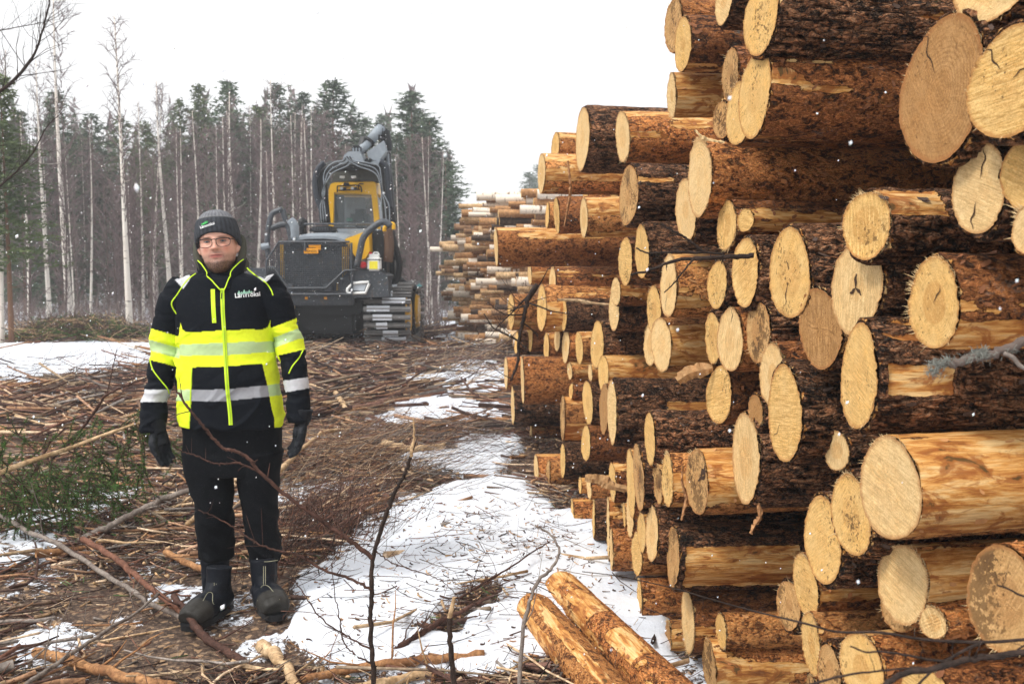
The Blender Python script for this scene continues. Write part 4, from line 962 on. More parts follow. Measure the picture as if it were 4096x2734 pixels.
mb = MB(); p = ca.location; mb.box(p.x-.12, p.x+.12, p.y-.08, p.y+.1, p.z, p.z+.26, 0, .03); mb.box(p.x-.1, p.x+.1, p.y-.06, p.y+.08, p.z+.25, p.z+.30, 0, .02); mb.tube([p+Vector((-.02, 0, .3)), p+Vector((.0, 0, .33)), p+Vector((.06, 0, .33)), p+Vector((.09, 0, .29))], .014, 6)
mb.obj('container', M['mwhite'], ca)
mb = MB(); mb.box(p.x-.08, p.x+.07, p.y-.084, p.y-.081, p.z+.03, p.z+.17); mb.obj('yellow_label', plain('yellow_label', (.85, .75, .05), .6), ca)
mb = MB(); mb.tube([p+Vector((-.07, 0, .29)), p+Vector((-.07, 0, .335))], .028, 10); mb.obj('cap', M['mred'], ca)
mb = MB(); mb.box(p.x-.123, p.x+.123, p.y-.084, p.y+.104, p.z+.19, p.z+.205); mb.obj('strap', M['mblack'], ca)
# hand rails
mb = MB(); tb(mb, [(616, 590), (613, 560), (615, 528), (620, 500), (628, 487), (648, 479)], MY+.0, .05); tb(mb, [(648, 479), (655, 505), (664, 530), (668, 555)], MY+.02, .05); tb(mb, [(622, 523), (640, 516), (660, 512)], MY+.02, .055)
part('left_handrail', mb, [M['mgrey']], smooth=True)
mb = MB(); tb(mb, [(664, 505), (674, 518), (674, 548)], MY+.05, .09); part('exhaust_pipe', mb, M['mlight'], smooth=True)
mb = MB(); bx(mb, 686, 512, 697, 541, MY+.9, .3); tb(mb, [(690, 518), (694, 508), (697, 518)], MY+.9, .09); part('filter_housing', mb, M['mblack'])
mb = MB(); tb(mb, [(600, 566), (618, 562)], MY-.02, .06); part('side_mirror', mb, M['mlight'])
mb = MB(); tb(mb, [(818, 612), (826, 575), (832, 548), (845, 530), (868, 512), (884, 509), (896, 518)], MY-.12, .06); part('right_handrail', mb, M['mgrey'], smooth=True)
mb = MB(); tb(mb, [(882, 530), (883, 521), (893, 513), (902, 514), (903, 526)], MY+.1, .035); part('yellow_grab_loop', mb, M['myel'], smooth=True)
mb = MB(); tb(mb, [(697, 513), (865, 513)], MY+.8, .02); part('thin_rail', mb, M['mgrey'])
mb = MB(); poly(mb, [(708, 530), (714, 519), (755, 517), (762, 527), (758, 532)], MY+.6, 1.0); bx(mb, 716, 520.5, 753, 529, MY+.58, .05, 1, .005)
for k in range(6): bx(mb, 718+k*6, 521.5, 720+k*6, 528, MY+.56, .02, 0, 0)
part('roof_vent', mb, [M['mblack'], M['mgrey']])
mb = MB(); bx(mb, 735, 524, 870, 545, MY+1.2, 1.4); part('deck', mb, M['mlight'])
# cab
CY = MY+1.9
mb = MB(); poly(mb, [(754, 528), (754, 434), (759, 421), (772, 416), (855, 414), (862, 420), (864, 440), (872, 524), (860, 526), (852, 445), (766, 440), (764, 528)], CY, .12)
poly(mb, [(757, 424), (770, 416), (856, 413), (866, 421), (864, 442), (757, 440)], CY+.12, 1.5); poly(mb, [(754, 528), (754, 440), (764, 440), (764, 528)], CY+1.4, .12); poly(mb, [(860, 528), (856, 440), (866, 440), (872, 528)], CY+1.4, .12); part('cab_frame', mb, M['myel'])
mb = MB(); poly(mb, [(765, 524), (767, 445), (851, 447), (860, 524)], CY+.06, .02); part('front_window', mb, M['glass'])
mb = MB(); a1 = D(871, 455, CY+.1); a2 = D(880, 522, CY+1.3); mb.add([(D(866, 447, CY+.1).x, CY+.1, D(866, 447, CY+.1).z), (D(871, 522, CY+.1).x, CY+.1, a2.z), (a2.x, CY+1.4, a2.z), (D(872, 455, CY+1.3).x, CY+1.4, a1.z)], [(0, 1, 2, 3)]); part('side_window', mb, M['mlight'])
mb = MB(); bx(mb, 782, 452, 838, 520, CY+1.2, .05, 2, .01); bx(mb, 802, 478, 845, 522, CY+.5, .5, 0, .1); bx(mb, 768, 445, 790, 522, CY+1.0, .04, 0, .01); bx(mb, 793, 499, 808, 507, CY+.2, .15, 1, .02); bx(mb, 797, 505, 806, 515, CY+.25, .1, 0, .02); bx(mb, 818, 500, 835, 520, CY+.3, .2, 3, .03); part('seat_and_controls', mb, [M['mblack'], plain('green_handle', (.03, .35, .22)), M['mlight'], M['mgrey']])
mb = MB()
for k, x in enumerate((783, 790, 808, 815)): bx(mb, x-3.3, 428, x+3.3, 435, CY-.12, .1, 1 if k in (0, 2) else 0, .01)
tb(mb, [(774, 440), (774, 428), (780, 426), (822, 425), (829, 434), (829, 440)], CY-.1, .014); tb(mb, [(776, 436), (826, 434)], CY-.1, .014); bx(mb, 788, 418, 800, 426, CY-.08, .08, 0, .01); tb(mb, [(822, 432), (824, 422), (834, 421)], CY-.1, .012); part('work_lamp_bar', mb, [M['mblack'], M['lamp']])
# crane frame that straddles the cab
KY = MY+1.4
mb = MB(); tb(mb, [(746, 512), (742, 470), (738, 430), (738, 402), (752, 386), (780, 380), (840, 378), (872, 380), (886, 394), (890, 430), (893, 470), (897, 512)], KY+.2, .11, 0, 8); part('crane_frame', mb, M['mblack'], smooth=True)
for q_ in ([(738, 480), (727, 450), (723, 415), (730, 388), (744, 372)], [(895, 480), (890, 430), (889, 400), (884, 378), (872, 370)]):
    mb = MB(); tb(mb, q_, KY, .06); part('padded_hose_bundle', mb, M['mdk'], smooth=True)
mb = MB()
for k in range(5):
    o_ = k*4.6; tb(mb, [(737+o_*.6, 508), (735+o_*.5, 470), (745-o_*.3, 440), (742+o_*.7, 405), (750+o_, 384+o_*.45), (768+o_*1.5, 371+o_*.5), (785+o_, 368+o_*.2), (790+o_*.9, 358)], KY-.1, .0105, k % 2, 5)
for k in range(5):
    o_ = k*4.4; tb(mb, [(894-o_*.9, 510), (892-o_, 470), (878-o_*.2, 440), (874-o_*.4, 405), (868-o_, 380+o_*.6), (840-o_, 372+o_*.5), (812-o_*.6, 368), (806-o_*.8, 358)], KY-.12, .0105, k % 2, 5)
part('hydraulic_hoses', mb, [M['mlight'], M['mblack']], smooth=True)
mb = MB(); poly(mb, [(762, 400), (772, 388), (862, 386), (872, 398), (866, 416), (762, 418)], KY+.5, .4); part('crane_pillar_head', mb, plain('dusty_underside', (.085, .085, .07), .7))
for x_ in (785, 811):
    mb = MB(); tb(mb, [(x_, 403), (x_+.1, 408)], KY+.3, .05); part('roof_work_lamp', mb, M['mwhite'])
mb = MB(); poly(mb, [(790, 372), (789, 355), (799, 347), (826, 347), (836, 372)], KY-.1, .6); poly(mb, [(846, 366), (842, 348), (880, 322), (886, 344), (870, 368)], KY+.1, .4); poly(mb, [(776, 370), (778, 376), (880, 377), (872, 368)], KY, .5); part('crane_base', mb, M['mlight'])
mb = MB(); bx(mb, 806, 333, 828, 350, KY-.0, .3, 0, .03)
for k in range(3): bx(mb, 808+k*7, 338, 812+k*7, 350, KY-.05, .05, 1, .01)
bx(mb, 836, 362, 852, 372, KY-.05, .2, 0, .02); part('valve_block', mb, [M['mblack'], M['mlight']])
mb = MB(); mb.tube([D(819, 352, KY+.1), D(850, 322, KY+.3)], .085, 12); mb.tube([D(850, 322, KY+.3), D(874, 293, KY+.5)], .1, 12); part('lift_cylinder', mb, M['mlight'], smooth=True)
mb = MB(); mb.tube([D(829, 346, KY+.2), D(838, 318, KY+.3)], .1, 10, 0); mb.tube([D(843, 327, KY+.28), D(846, 323, KY+.3)], .14, 12, 0); bx(mb, 864, 284, 888, 328, KY+.4, .5, 0, .08); bx(mb, 858, 281, 876, 292, KY+.45, .3, 0, .04); poly(mb, [(870, 326), (880, 318), (892, 340), (888, 352), (876, 346)], KY+.35, .4)
tb(mb, [(886, 300), (892, 325), (893, 345)], KY+.4, .06); tb(mb, [(862, 300), (872, 316), (884, 318)], KY+.35, .03); part('crane_elbow', mb, M['mblack'])
mb = MB(); poly(mb, [(878, 350), (893, 342), (903, 505), (884, 508)], KY+.6, .25); tb(mb, [(893, 350), (897, 420), (908, 500)], KY+.55, .03); tb(mb, [(889, 352), (896, 440), (904, 504)], KY+.5, .03, 1); part('folded_boom', mb, [M['mblack'], M['mlight']])
# tracks over twin wheels
for sx in (1, -1):
    c0 = -1.85 if sx > 0 else D(585, 700, 18.6).x-.0; xr = D(943, 700, MY+.3).x if sx > 0 else D(570, 700, MY+.3).x+.86; xl = xr-.86
    y0, y1, rad_ = MY+.75, MY+2.55, .57; zc = .60; per = []
    n_ = 48
    for k in range(n_):
        tt = k/n_; Lp = 2*(y1-y0)+2*math.pi*rad_; s = tt*Lp
        if s < (y1-y0): y, z, ny, nz = y0+s, zc+rad_, 0, 1
        elif s < (y1-y0)+math.pi*rad_: a_ = (s-(y1-y0))/rad_; y, z, ny, nz = y1+rad_*math.sin(a_), zc+rad_*math.cos(a_), math.sin(a_), math.cos(a_)
        elif s < 2*(y1-y0)+math.pi*rad_: y, z, ny, nz = y1-(s-(y1-y0)-math.pi*rad_), zc-rad_, 0, -1
        else: a_ = (s-2*(y1-y0)-math.pi*rad_)/rad_; y, z, ny, nz = y0-rad_*math.sin(a_), zc-rad_*math.cos(a_), -math.sin(a_), -math.cos(a_)
        per.append((y, z, ny, nz))
    mb = MB(); sn = MB(); Rt = random.Random(3 if sx > 0 else 4)
    for k, (y, z, ny, nz) in enumerate(per):
        ty_, tz_ = nz, -ny
        def blk(mm, xa, xb, ta, tb_, na, nb, m=0):
            V = [(x, y+ty_*t_+ny*n2, z+tz_*t_+nz*n2) for x in (xa, xb) for t_ in (ta, tb_) for n2 in (na, nb)]
            mm.add(V, [(0, 1, 3, 2), (4, 6, 7, 5), (0, 4, 5, 1), (2, 3, 7, 6), (0, 2, 6, 4), (1, 5, 7, 3)], m)
        blk(mb, xl, xr, -.045, .045, -.02, .015); blk(mb, xl, xr, -.012, .012, .015, .06)
        if k % 3 == 1: blk(mb, xl+.02, xr-.02, .03, .042, .015, .04)
        blk(mb, xr-.08, xr-.03, -.03, .03, -.14, -.02, 0); blk(mb, xl+.03, xl+.08, -.03, .03, -.14, -.02, 0)
        if Rt.random() < .62:
            a_ = Rt.uniform(.05, .35); blk(mb, xl+a_, xl+a_+Rt.uniform(.2, .45), -.05, .055, .012, .05, 1)
    tr = part('track', mb, [M['msteel'], M['snow']])
    for yy in (y0, y1):
        mb = MB(); mb.tube([(xl+.12, yy, zc), (xr-.12, yy, zc)], rad_-.05, 28); w_ = part('wheel', mb, M['mblack'], smooth=False)
        mb = MB(); mb.tube([(xr-.125, yy, zc), (xr-.06, yy, zc)], [.36, .32], 24); part('rim', mb, M['myel'], w_)
mb = MB(); bx(mb, 915, 652, 965, 659, MY+1.2, .5, 0, .02); bx(mb, 925, 645, 960, 651, MY+1.6, .5, 0, .02)
for k in range(5): bx(mb, 920+k*9, 657, 925+k*9, 661, MY+1.0, .3, 0, 0)
part('stacked_track_plates', mb, M['mlight'])
mb = MB(); bx(mb, 956, 650, 966, 660, MY+1.15, .2, 0, .03); part('pale_blue_strap', mb, M['mcyan'])
# ---------------------------------------------------------------- the man
PY = 4.5
def to_src(x, y, z):
    z = z-CAMZ; dep = y*math.cos(PITCH)-z*math.sin(PITCH); a = x/dep; b = (y*math.sin(PITCH)+z*math.cos(PITCH))/dep
    return (512+F*a)*4, (341.5-F*b)*4
def remesh(mb, vox, smooth=4):
    me = mb.mesh('tmp', []); o = bpy.data.objects.new('tmp', me); COL.objects.link(o)
    m = o.modifiers.new('r', 'REMESH'); m.mode = 'VOXEL'; m.voxel_size = vox
    if smooth: m2 = o.modifiers.new('s', 'SMOOTH'); m2.iterations = smooth; m2.factor = .5
    bpy.context.view_layer.update(); dg = bpy.context.evaluated_depsgraph_get()
    r = bpy.data.meshes.new_from_object(o.evaluated_get(dg)); bpy.data.objects.remove(o); bpy.data.meshes.remove(me); return r
def mv(me):
    v = np.empty(len(me.vertices)*3); me.vertices.foreach_get('co', v); n = np.empty(len(me.vertices)*3); me.vertices.foreach_get('normal', n)
    return v.reshape(-1, 3), n.reshape(-1, 3)
def setv(me, v): me.vertices.foreach_set('co', v.ravel()); me.update()
def paint(me, c):
    a = me.color_attributes.new('paint', 'FLOAT_COLOR', 'POINT'); q4 = np.ones((len(c), 4)); q4[:, :3] = c; a.data.foreach_set('color', q4.ravel())
    me.polygons.foreach_set('use_smooth', np.ones(len(me.polygons), dtype=bool))
def ring_loft(mb, rings, n=40, p=2.3):
    V = []; Fc = []
    for (cx, cy, z, a, b) in rings:
        for k in range(n):
            t = 2*math.pi*k/n; c, s = math.cos(t), math.sin(t)
            V.append((cx+a*math.copysign(abs(c)**(2/p), c), cy+b*math.copysign(abs(s)**(2/p), s), z))
    m = len(rings)
    for i in range(m-1):
        for k in range(n): Fc.append((i*n+k, i*n+(k+1) % n, (i+1)*n+(k+1) % n, (i+1)*n+k))
    Fc.append(tuple(range(n))[::-1]); Fc.append(tuple((m-1)*n+k for k in range(n))); mb.add(V, Fc)
def rings_from(spec, n=7, y=PY):
    R_ = []; a = np.array(spec, float); idx = np.linspace(0, len(a)-1, (len(a)-1)*n+1)
    for t in idx:
        r = [np.interp(t, range(len(a)), a[:, k]) for k in range(a.shape[1])]
        l_, r_ = S(r[1], r[0], y), S(r[2], r[0], y); R_.append(((l_.x+r_.x)/2, y+(r[4] if len(r) > 4 else 0), l_.z, (r_.x-l_.x)/2, r[3]))
    return R_
def sleeve(mb, pts):
    P = [S(a, b, PY)+Vector((0, dy, 0)) for a, b, r, dy in pts]; n = 6; C = curve(P, n); rr = []
    for i in range(len(C)): rr.append(float(np.interp(i/n, range(len(pts)), [q_[2] for q_ in pts])))
    mb.tube(C, rr, 24); return C, rr
def inpoly(x, y, pts):
    r = np.zeros(len(x), bool); n = len(pts)
    for i in range(n):
        x1, y1 = pts[i]; x2, y2 = pts[(i+1) % n]
        if y1 == y2: continue
        c = ((y1 > y) != (y2 > y)) & (x < (x2-x1)*(y-y1)/(y2-y1)+x1); r ^= c
    return r
def cloth(name, rough=.8, weave=900, sheen=0.0):
    q = N(name); at = q.attr('paint', 'Color'); v = q.coord(); f = q.noise(v, 60, 4); g = q.noise(v, weave, 2)
    c = q.mix(q.rng(f, .3, .7, 0, .1), at, (0, 0, 0)); c = q.mix(q.rng(q.noise(v, 420, 2), .68, .72, 0, .12), c, (.7, .72, .75))
    q.bump(g, .15, .001); return q.fin(c, rough, spec=.12)
M['jacket'] = cloth('softshell_cloth'); M['trouser'] = cloth('trouser_cloth', .85); M['leather'] = cloth('boot_leather', .5, 300); M['gloves'] = cloth('glove_cloth', .65, 500); M['knit'] = cloth('knitted_wool', .95, 700)
q = N('skin'); at = q.attr('paint', 'Color'); q.b.inputs['Subsurface Weight'].default_value = .15; q.b.inputs['Subsurface Radius'].default_value = (.01, .004, .002); q.bump(q.noise(q.coord(), 300, 3), .1, .001); M['skin'] = q.fin(at, .5, spec=.35)
proot = empty('person', (S(890, 1500, PY).x, PY, 0)); tag(proot, 'man standing in black and bright yellow work jacket, grey knitted hat, glasses and black gloves', 'person')
PO = parent_world(proot)
def pobj(name, me, mats, parent=proot):
    me.materials.clear()
    for m in (mats if isinstance(mats, list) else [mats]): me.materials.append(m)
    me.transform(Matrix.Translation(-parent_world(parent))); return link(name, me, parent)
# head frame
HS = 1.05; HM = Matrix.Translation(S(884, 1078, PY-.02)) @ Matrix.Rotation(math.radians(-5.0), 4, 'Y') @ Matrix.Rotation(math.radians(7), 4, 'Z') @ Matrix.Rotation(math.radians(-3), 4, 'X') @ Matrix.Scale(HS, 4)
def head_mb(mb):
    zs = np.linspace(0, .235, 60); n = 96; V = []; Fc = []
    zf = [0, .012, .03, .05, .065, .08, .115, .135, .17, .2, .222, .232, .235]; ff = [.062, .082, .092, .09, .091, .09, .088, .093, .092, .078, .05, .02, .002]
    zb = [0, .03, .06, .1, .15, .19, .22, .232, .235]; fb = [-.02, .035, .065, .09, .1, .088, .052, .02, .002]
    zw = [0, .015, .04, .065, .09, .12, .155, .185, .21, .228, .235]; fw = [.028, .048, .063, .07, .073, .075, .077, .072, .054, .026, .002]
    for z in zs:
        f, b, w_ = np.interp(z, zf, ff), np.interp(z, zb, fb), np.interp(z, zw, fw)
        for k in range(n):
            t = 2*math.pi*k/n; c, s = math.cos(t), math.sin(t); x = w_*math.copysign(abs(c)**(.88), c); y = -f*abs(s)**.9 if s > 0 else b*abs(s)**.9
            if s > 0:
                g = lambda x0, z0, sx, sz: math.exp(-((x-x0)/sx)**2-((z-z0)/sz)**2)
                t_ = max(0, min(1, (.128-z)/(.128-.084))); nose = (.006+.021*t_**1.2)*math.exp(-(x/(.0085+.006*t_))**2) if .074 < z < .128 else 0
                if z <= .084: nose *= max(0, (z-.074)/.01)
                y -= nose+.006*(g(.012, .085, .006, .006)+g(-.012, .085, .006, .006))
                y += .014*(g(.032, .114, .015, .010)+g(-.032, .114, .015, .010)); y -= .004*(g(.03, .133, .022, .006)+g(-.03, .133, .022, .006))
                y -= .0045*(g(0, .0605, .018, .0035)+g(0, .0505, .016, .004)); y += .004*g(0, .0555, .022, .0018); y += .004*g(0, .041, .018, .005); y -= .005*g(0, .022, .018, .012)
                y -= .005*(g(.042, .088, .016, .014)+g(-.042, .088, .016, .014)); y += .002*g(0, .069, .004, .004)
            V.append(HM @ Vector((x, y, z if z > .05 else z*1.3-.015)))
    for i in range(59):
        for k in range(n): Fc.append((i*n+k, i*n+(k+1) % n, (i+1)*n+(k+1) % n, (i+1)*n+k))
    Fc.append(tuple(range(n))[::-1]); Fc.append(tuple(59*n+k for k in range(n))); mb.add(V, Fc)
    for s in (1, -1):                  # ears
        mb.tube([HM @ Vector((s*.069, .006, .070)), HM @ Vector((s*.077, .008, .077)), HM @ Vector((s*.082, .010, .093)), HM @ Vector((s*.081, .014, .11)), HM @ Vector((s*.073, .014, .12))], [.006, .009, .011, .01, .006], 8)
mb = MB(); head_mb(mb)
nb = S(880, 1120, PY+.01); mb.tube([nb+Vector((0, .01, -.16)), nb+Vector((0, .01, -.05)), nb+Vector((0, .0, .03)), nb+Vector((0, -.0, .10))], [.085, .062, .058, .055], 20)
ring_loft(mb, rings_from([(1125, 770, 1010, .06), (1180, 720, 1070, .08), (1400, 740, 1065, .11), (1650, 745, 1110, .11), (1800, 745, 1115, .1), (1880, 760, 1110, .09)]))
for pts in ([(745, 1160, .05, 0), (690, 1260, .045, 0), (660, 1400, .045, 0), (640, 1560, .036, -.03), (632, 1690, .03, -.06)], [(1050, 1150, .05, 0), (1120, 1260, .045, 0), (1168, 1400, .042, 0), (1196, 1560, .034, -.03), (1206, 1660, .03, -.05)],
            [(825, 1850, .085, 0), (850, 2000, .06, 0), (860, 2220, .05, 0), (864, 2400, .04, .02)], [(1030, 1850, .085, 0), (1040, 2000, .06, 0), (1055, 2220, .05, 0), (1056, 2380, .04, .03)]): sleeve(mb, pts)
me = remesh(mb, .0034, 2); V, Nn = mv(me); HI = np.array(HM.inverted()); L_ = V @ HI[:3, :3].T+HI[:3, 3]
x, y, z = L_.T; z = np.where(z > .05, z, (z+.015)/1.3); c = np.tile([.68, .385, .29], (len(V), 1)); n_ = fbm(x*60, y*60, z*60, 3, 3)[:, None]
c = c*(1+.08*n_)
def blend(c, m, col): m = np.clip(m, 0, 1)[:, None]; return c*(1-m)+np.array(col)*m
fr = y < -.02
c = blend(c, .65*np.exp(-(np.abs(x)-.042)**2/.0003-(z-.085)**2/.0003)*fr, (.66, .24, .17)); c = blend(c, .5*np.exp(-(x/.014)**2-((z-.088)/.012)**2)*fr, (.66, .25, .18))
beard = sm(.05, .03, z+.12*np.maximum(0, np.abs(x)-.03)*0)*(y < .03)*.85; beard = np.maximum(beard, .42*sm(.072, .05, z)*fr); beard = np.maximum(beard, .55*np.exp(-(x/.030)**4-((z-.0675)/.006)**2)*fr); beard = np.maximum(beard, .6*np.exp(-((np.abs(x)-.03)/.006)**2-((z-.052)/.014)**2)*fr); beard = np.maximum(beard, .7*np.exp(-(x/.012)**2-((z-.042)/.004)**2)*fr)
beard = np.maximum(beard, .9*sm(.022, .006, z)*(y < -.0)); _rs = np.random.default_rng(3).random(len(V)); c = blend(c, beard*(.75+.5*_rs), (.075, .045, .034)); c = blend(c, .45*np.exp(-((np.abs(x)-.0235-.12*(.075-z))/.0035)**2-((z-.069)/.012)**2)*fr, (.42, .2, .15)); c = blend(c, .45*np.exp(-((np.abs(x)-.016)/.005)**2-((z-.1)/.016)**2)*fr, (.42, .2, .15))  # beard, then shade of cheek folds and nose sides painted into the skin
c = blend(c, np.exp(-(x/.026)**4-((z-.0545)/.0075)**4)*fr*.85, (.5, .13, .11)); c = blend(c, np.exp(-(x/.024)**4-((z-.0560)/.0024)**2)*fr*.95, (.06, .02, .018))
for s in (1, -1):
    c = blend(c, .9*np.exp(-((x-s*.033)/.018)**4-((z-.1325-.05*(np.abs(x)-.033)*-1*0)/.0035)**2)*fr, (.13, .07, .045)); c = blend(c, .6*np.exp(-((x-s*.033)/.017)**2-((z-.119)/.007)**2)*fr, (.25, .1, .07))  # eyebrows, then eye socket shade painted into the skin
    c = blend(c, .5*np.exp(-((x-s*.009)/.005)**2-((z-.078)/.003)**2)*fr, (.2, .08, .06))  # nostril shade, painted as darker skin
paint(me, c); body = pobj('body', me, M['skin'])
# eyes
for s in (1, -1):
    mb = MB(); V = []; Fc = []; n, m = 24, 12; cc = []
    for i in range(m+1):
        for k in range(n):
            r = i/m; t = 2*math.pi*k/n; ex, ez = .0135*r*math.cos(t), .0042*r*math.sin(t)*(1-.25*math.cos(t)**2); V.append(HM @ Vector((s*.0325+ex, -.0845+.6*ex*ex/.0135-.0016*(1-r*r)*2, .1155+ez)))
            d = math.hypot(ex, ez*1.0); cc.append((.012, .012, .014) if d < .0024 else (.09, .12, .13) if d < .0055 else (.04, .025, .02) if (r > .8 and math.sin(t) > 0) else (.26, .21, .2))
    for i in range(m):
        for k in range(n): Fc.append((i*n+k, i*n+(k+1) % n, (i+1)*n+(k+1) % n, (i+1)*n+k))
    me = setmesh('eye', V, Fc, [], cols=np.array(cc)); pobj('eye', me, M['leather'], proot)
# glasses
mb = MB()
for s in (1, -1):
    Pp = [HM @ Vector((s*(.0365+a*1.13), -.104+.4*abs(a)*(a > 0)*.6, .1105+b*1.15)) for a, b in ((-.024, .010), (-.010, .0125), (.010, .0125), (.0245, .010), (.0255, -.002), (.020, -.014), (.0, -.0185), (-.018, -.0155), (-.0245, -.004), (-.024, .010))]
    mb.tube(curve(Pp, 3), .0013, 5); mb.tube([HM @ Vector((s*.0595, -.1005, .119)), HM @ Vector((s*.075, -.085, .119)), HM @ Vector((s*.08, -.01, .118))], .0016, 5)
    mb.tube(curve(Pp[:4], 3), .0023, 5)
mb.tube(curve([HM @ Vector((-.0115, -.104, .120)), HM @ Vector((0, -.1065, .123)), HM @ Vector((.0115, -.104, .120))], 4), .0016, 5)
gl = mb.obj('glasses', M['mblack'], proot)
# knitted hat
mb = MB(); V = []; Fc = []; n = 120; prof = []
def hatring(z, w_, f, b, rib, drop=0):
    for k in range(n):
        t = 2*math.pi*k/n; c, s = math.cos(t), math.sin(t); zz = z-drop*(1-max(0, s)**1.0)*.9-drop*.15*(s < 0)
        ww = 1+rib*(.012 if k % 2 else -.008); V.append(HM @ Vector((w_*1.075*c*ww, (-f if s > 0 else b)*abs(s)*ww*(1 if s > 0 else -1)*(1 if s > 0 else -1), zz)))
R_ = [(.154, .076, .088, .09, 0, .055), (.151, .083, .096, .1, 0, .057), (.154, .087, .101, .106, .6, .056), (.162, .0885, .103, .108, 1, .05), (.175, .0875, .103, .108, 1, .03), (.195, .084, .1, .106, 1, .02), (.213, .078, .094, .1, 1, .012), (.2195, .075, .09, .097, .5, .01), (.2205, .0705, .085, .092, 0, .01), (.2245, .067, .081, .088, .4, .008), (.235, .06, .073, .08, .4, .006), (.246, .046, .058, .064, .3, .003), (.2535, .026, .034, .04, .2, 0), (.2555, .006, .008, .01, 0, 0)]
R2 = []
for a, b in zip(R_[:-1], R_[1:]):
    for t in (0, .5): R2.append(tuple(a[i]*(1-t)+b[i]*t for i in range(6)))
R2.append(R_[-1])
for r in R2: hatring(*r)
for i in range(len(R2)-1):
    for k in range(n): Fc.append((i*n+k, i*n+(k+1) % n, (i+1)*n+(k+1) % n, (i+1)*n+k))
Fc.append(tuple((len(R2)-1)*n+k for k in range(n)))
V_ = np.array([tuple(v) for v in V]); nn = fbm(V_[:, 0]*150, V_[:, 1]*150, V_[:, 2]*150, 2, 5); hz = np.repeat([r[0] for r in R2], n); V_ = V_+.0012*nn[:, None]
cl = np.where((hz > .2200)[:, None], np.array([[.17, .175, .19]]), np.array([[.052, .057, .066]]))*(1+.3*nn[:, None]); rib_ = np.tile((np.arange(n) % 4 < 2), len(R2)); cl = cl*np.where(rib_, 1.15, .85)[:, None]
cl = np.where(((hz > .2185) & (hz < .2215))[:, None], .14, cl)
hat = setmesh('knitted_hat', V_, Fc, [], cols=cl); hat_o = pobj('knitted_hat', hat, M['knit'])
# jacket
mb = MB()
ring_loft(mb, rings_from([(1088, 808, 965, .06), (1096, 770, 1012, .08), (1104, 744, 1042, .095), (1116, 722, 1068, .105), (1160, 704, 1092, .12), (1230, 705, 1090, .132), (1320, 714, 1088, .14), (1420, 714, 1094, .147), (1500, 712, 1112, .153), (1600, 716, 1124, .158), (1670, 722, 1130, .158), (1694, 724, 1130, .152)]), 64, 2.35)
SL = [(746, 1138, .074, 0), (702, 1215, .076, 0), (668, 1320, .062, .0), (656, 1440, .060, -.01), (640, 1560, .053, -.035), (632, 1650, .053, -.06), (631, 1712, .046, -.07)]
SR = [(1046, 1128, .074, 0), (1096, 1205, .076, 0), (1134, 1300, .060, .0), (1166, 1400, .057, -.01), (1190, 1510, .051, -.035), (1203, 1610, .051, -.055), (1207, 1676, .045, -.065)]
CL_, _r = sleeve(mb, SL); CR_, _r = sleeve(mb, SR)
me = remesh(mb, .0042, 6); V, Nn = mv(me)
def wrinkle(V, Nn, amp, sc, seed, st=(1, 1, 1)):
    f = fbm(V[:, 0]*sc*st[0], V[:, 1]*sc*st[1], V[:, 2]*sc*st[2], 3, seed); rg = 1-np.abs(f)*3; return V+Nn*(amp*(f*1.2+.5*np.clip(rg, 0, 1)))[:, None]
sleeve_m = np.zeros(len(V))
sx, sy = to_src(V[:, 0], np.minimum(V[:, 1], PY), V[:, 2])
la = inpoly(sx, sy, [(700, 1085), (735, 1110), (712, 1160), (694, 1210), (706, 1250), (720, 1290), (720, 1460), (712, 1480), (712, 1790), (540, 1790), (540, 1085)]); ra = inpoly(sx, sy, [(1090, 1070), (1052, 1130), (1086, 1190), (1090, 1240), (1084, 1290), (1098, 1380), (1124, 1425), (1140, 1790), (1290, 1790), (1290, 1070)])
arm = la | ra
V = np.where(arm[:, None], wrinkle(V, Nn, .009, 9, 61, (.8, .8, 2.2)), wrinkle(V, Nn, .006, 6, 62, (1, 1, 1.6)))
f2_ = fbm(V[:, 0]*3+V[:, 2]*5, V[:, 1]*3, V[:, 2]*7-V[:, 0]*6, 2, 63); V = V+Nn*(.008*np.clip(1-np.abs(f2_)*5, 0, 1)*sm(1250, 1400, sy))[:, None]
setv(me, V); sx, sy = to_src(V[:, 0], np.minimum(V[:, 1], PY), V[:, 2])
BK, YE, RF, RY, SI = (.004, .006, .010), (.86, 1.0, .035), (.36, .37, .40), (.55, .74, .36), (.60, .61, .64)
c = np.tile(BK, (len(V), 1)).astype(float)
def pp(mask, col): c[mask] = col
body_m = ~arm
yt = np.interp(sx, [712, 745, 800, 890, 1000, 1050, 1068, 1085, 1092], [1300, 1328, 1326, 1320, 1316, 1316, 1308, 1290, 1270]); yb = np.interp(sx, [711, 768, 900, 1048, 1120], [1470, 1467, 1464, 1452, 1450])
pp(body_m & (sy > yt) & (sy < yb), YE)
r1 = np.interp(sx, [711, 900, 1100], [1377, 1369, 1363]); r2 = np.interp(sx, [711, 900, 1100], [1421, 1419, 1405]); pp(body_m & (sy > r1) & (sy < r2), RY)
g1 = np.interp(sx, [711, 900, 1070, 1140], [1556, 1556, 1538, 1530]); g2 = np.interp(sx, [711, 900, 1085, 1140], [1602, 1602, 1583, 1575])
lside = body_m & (sx < np.interp(sy, [1460, 1600, 1700], [768, 765, 758])) & (sy > 1450); rside = body_m & (sx > np.interp(sy, [1450, 1540, 1640, 1670], [1048, 1070, 1088, 1098])) & (sy > 1440)
pp(body_m & (sy > g1) & (sy < g2), RF); pp(lside | rside, YE); pp((lside | rside) & (sy > g1) & (sy < g2), RY)
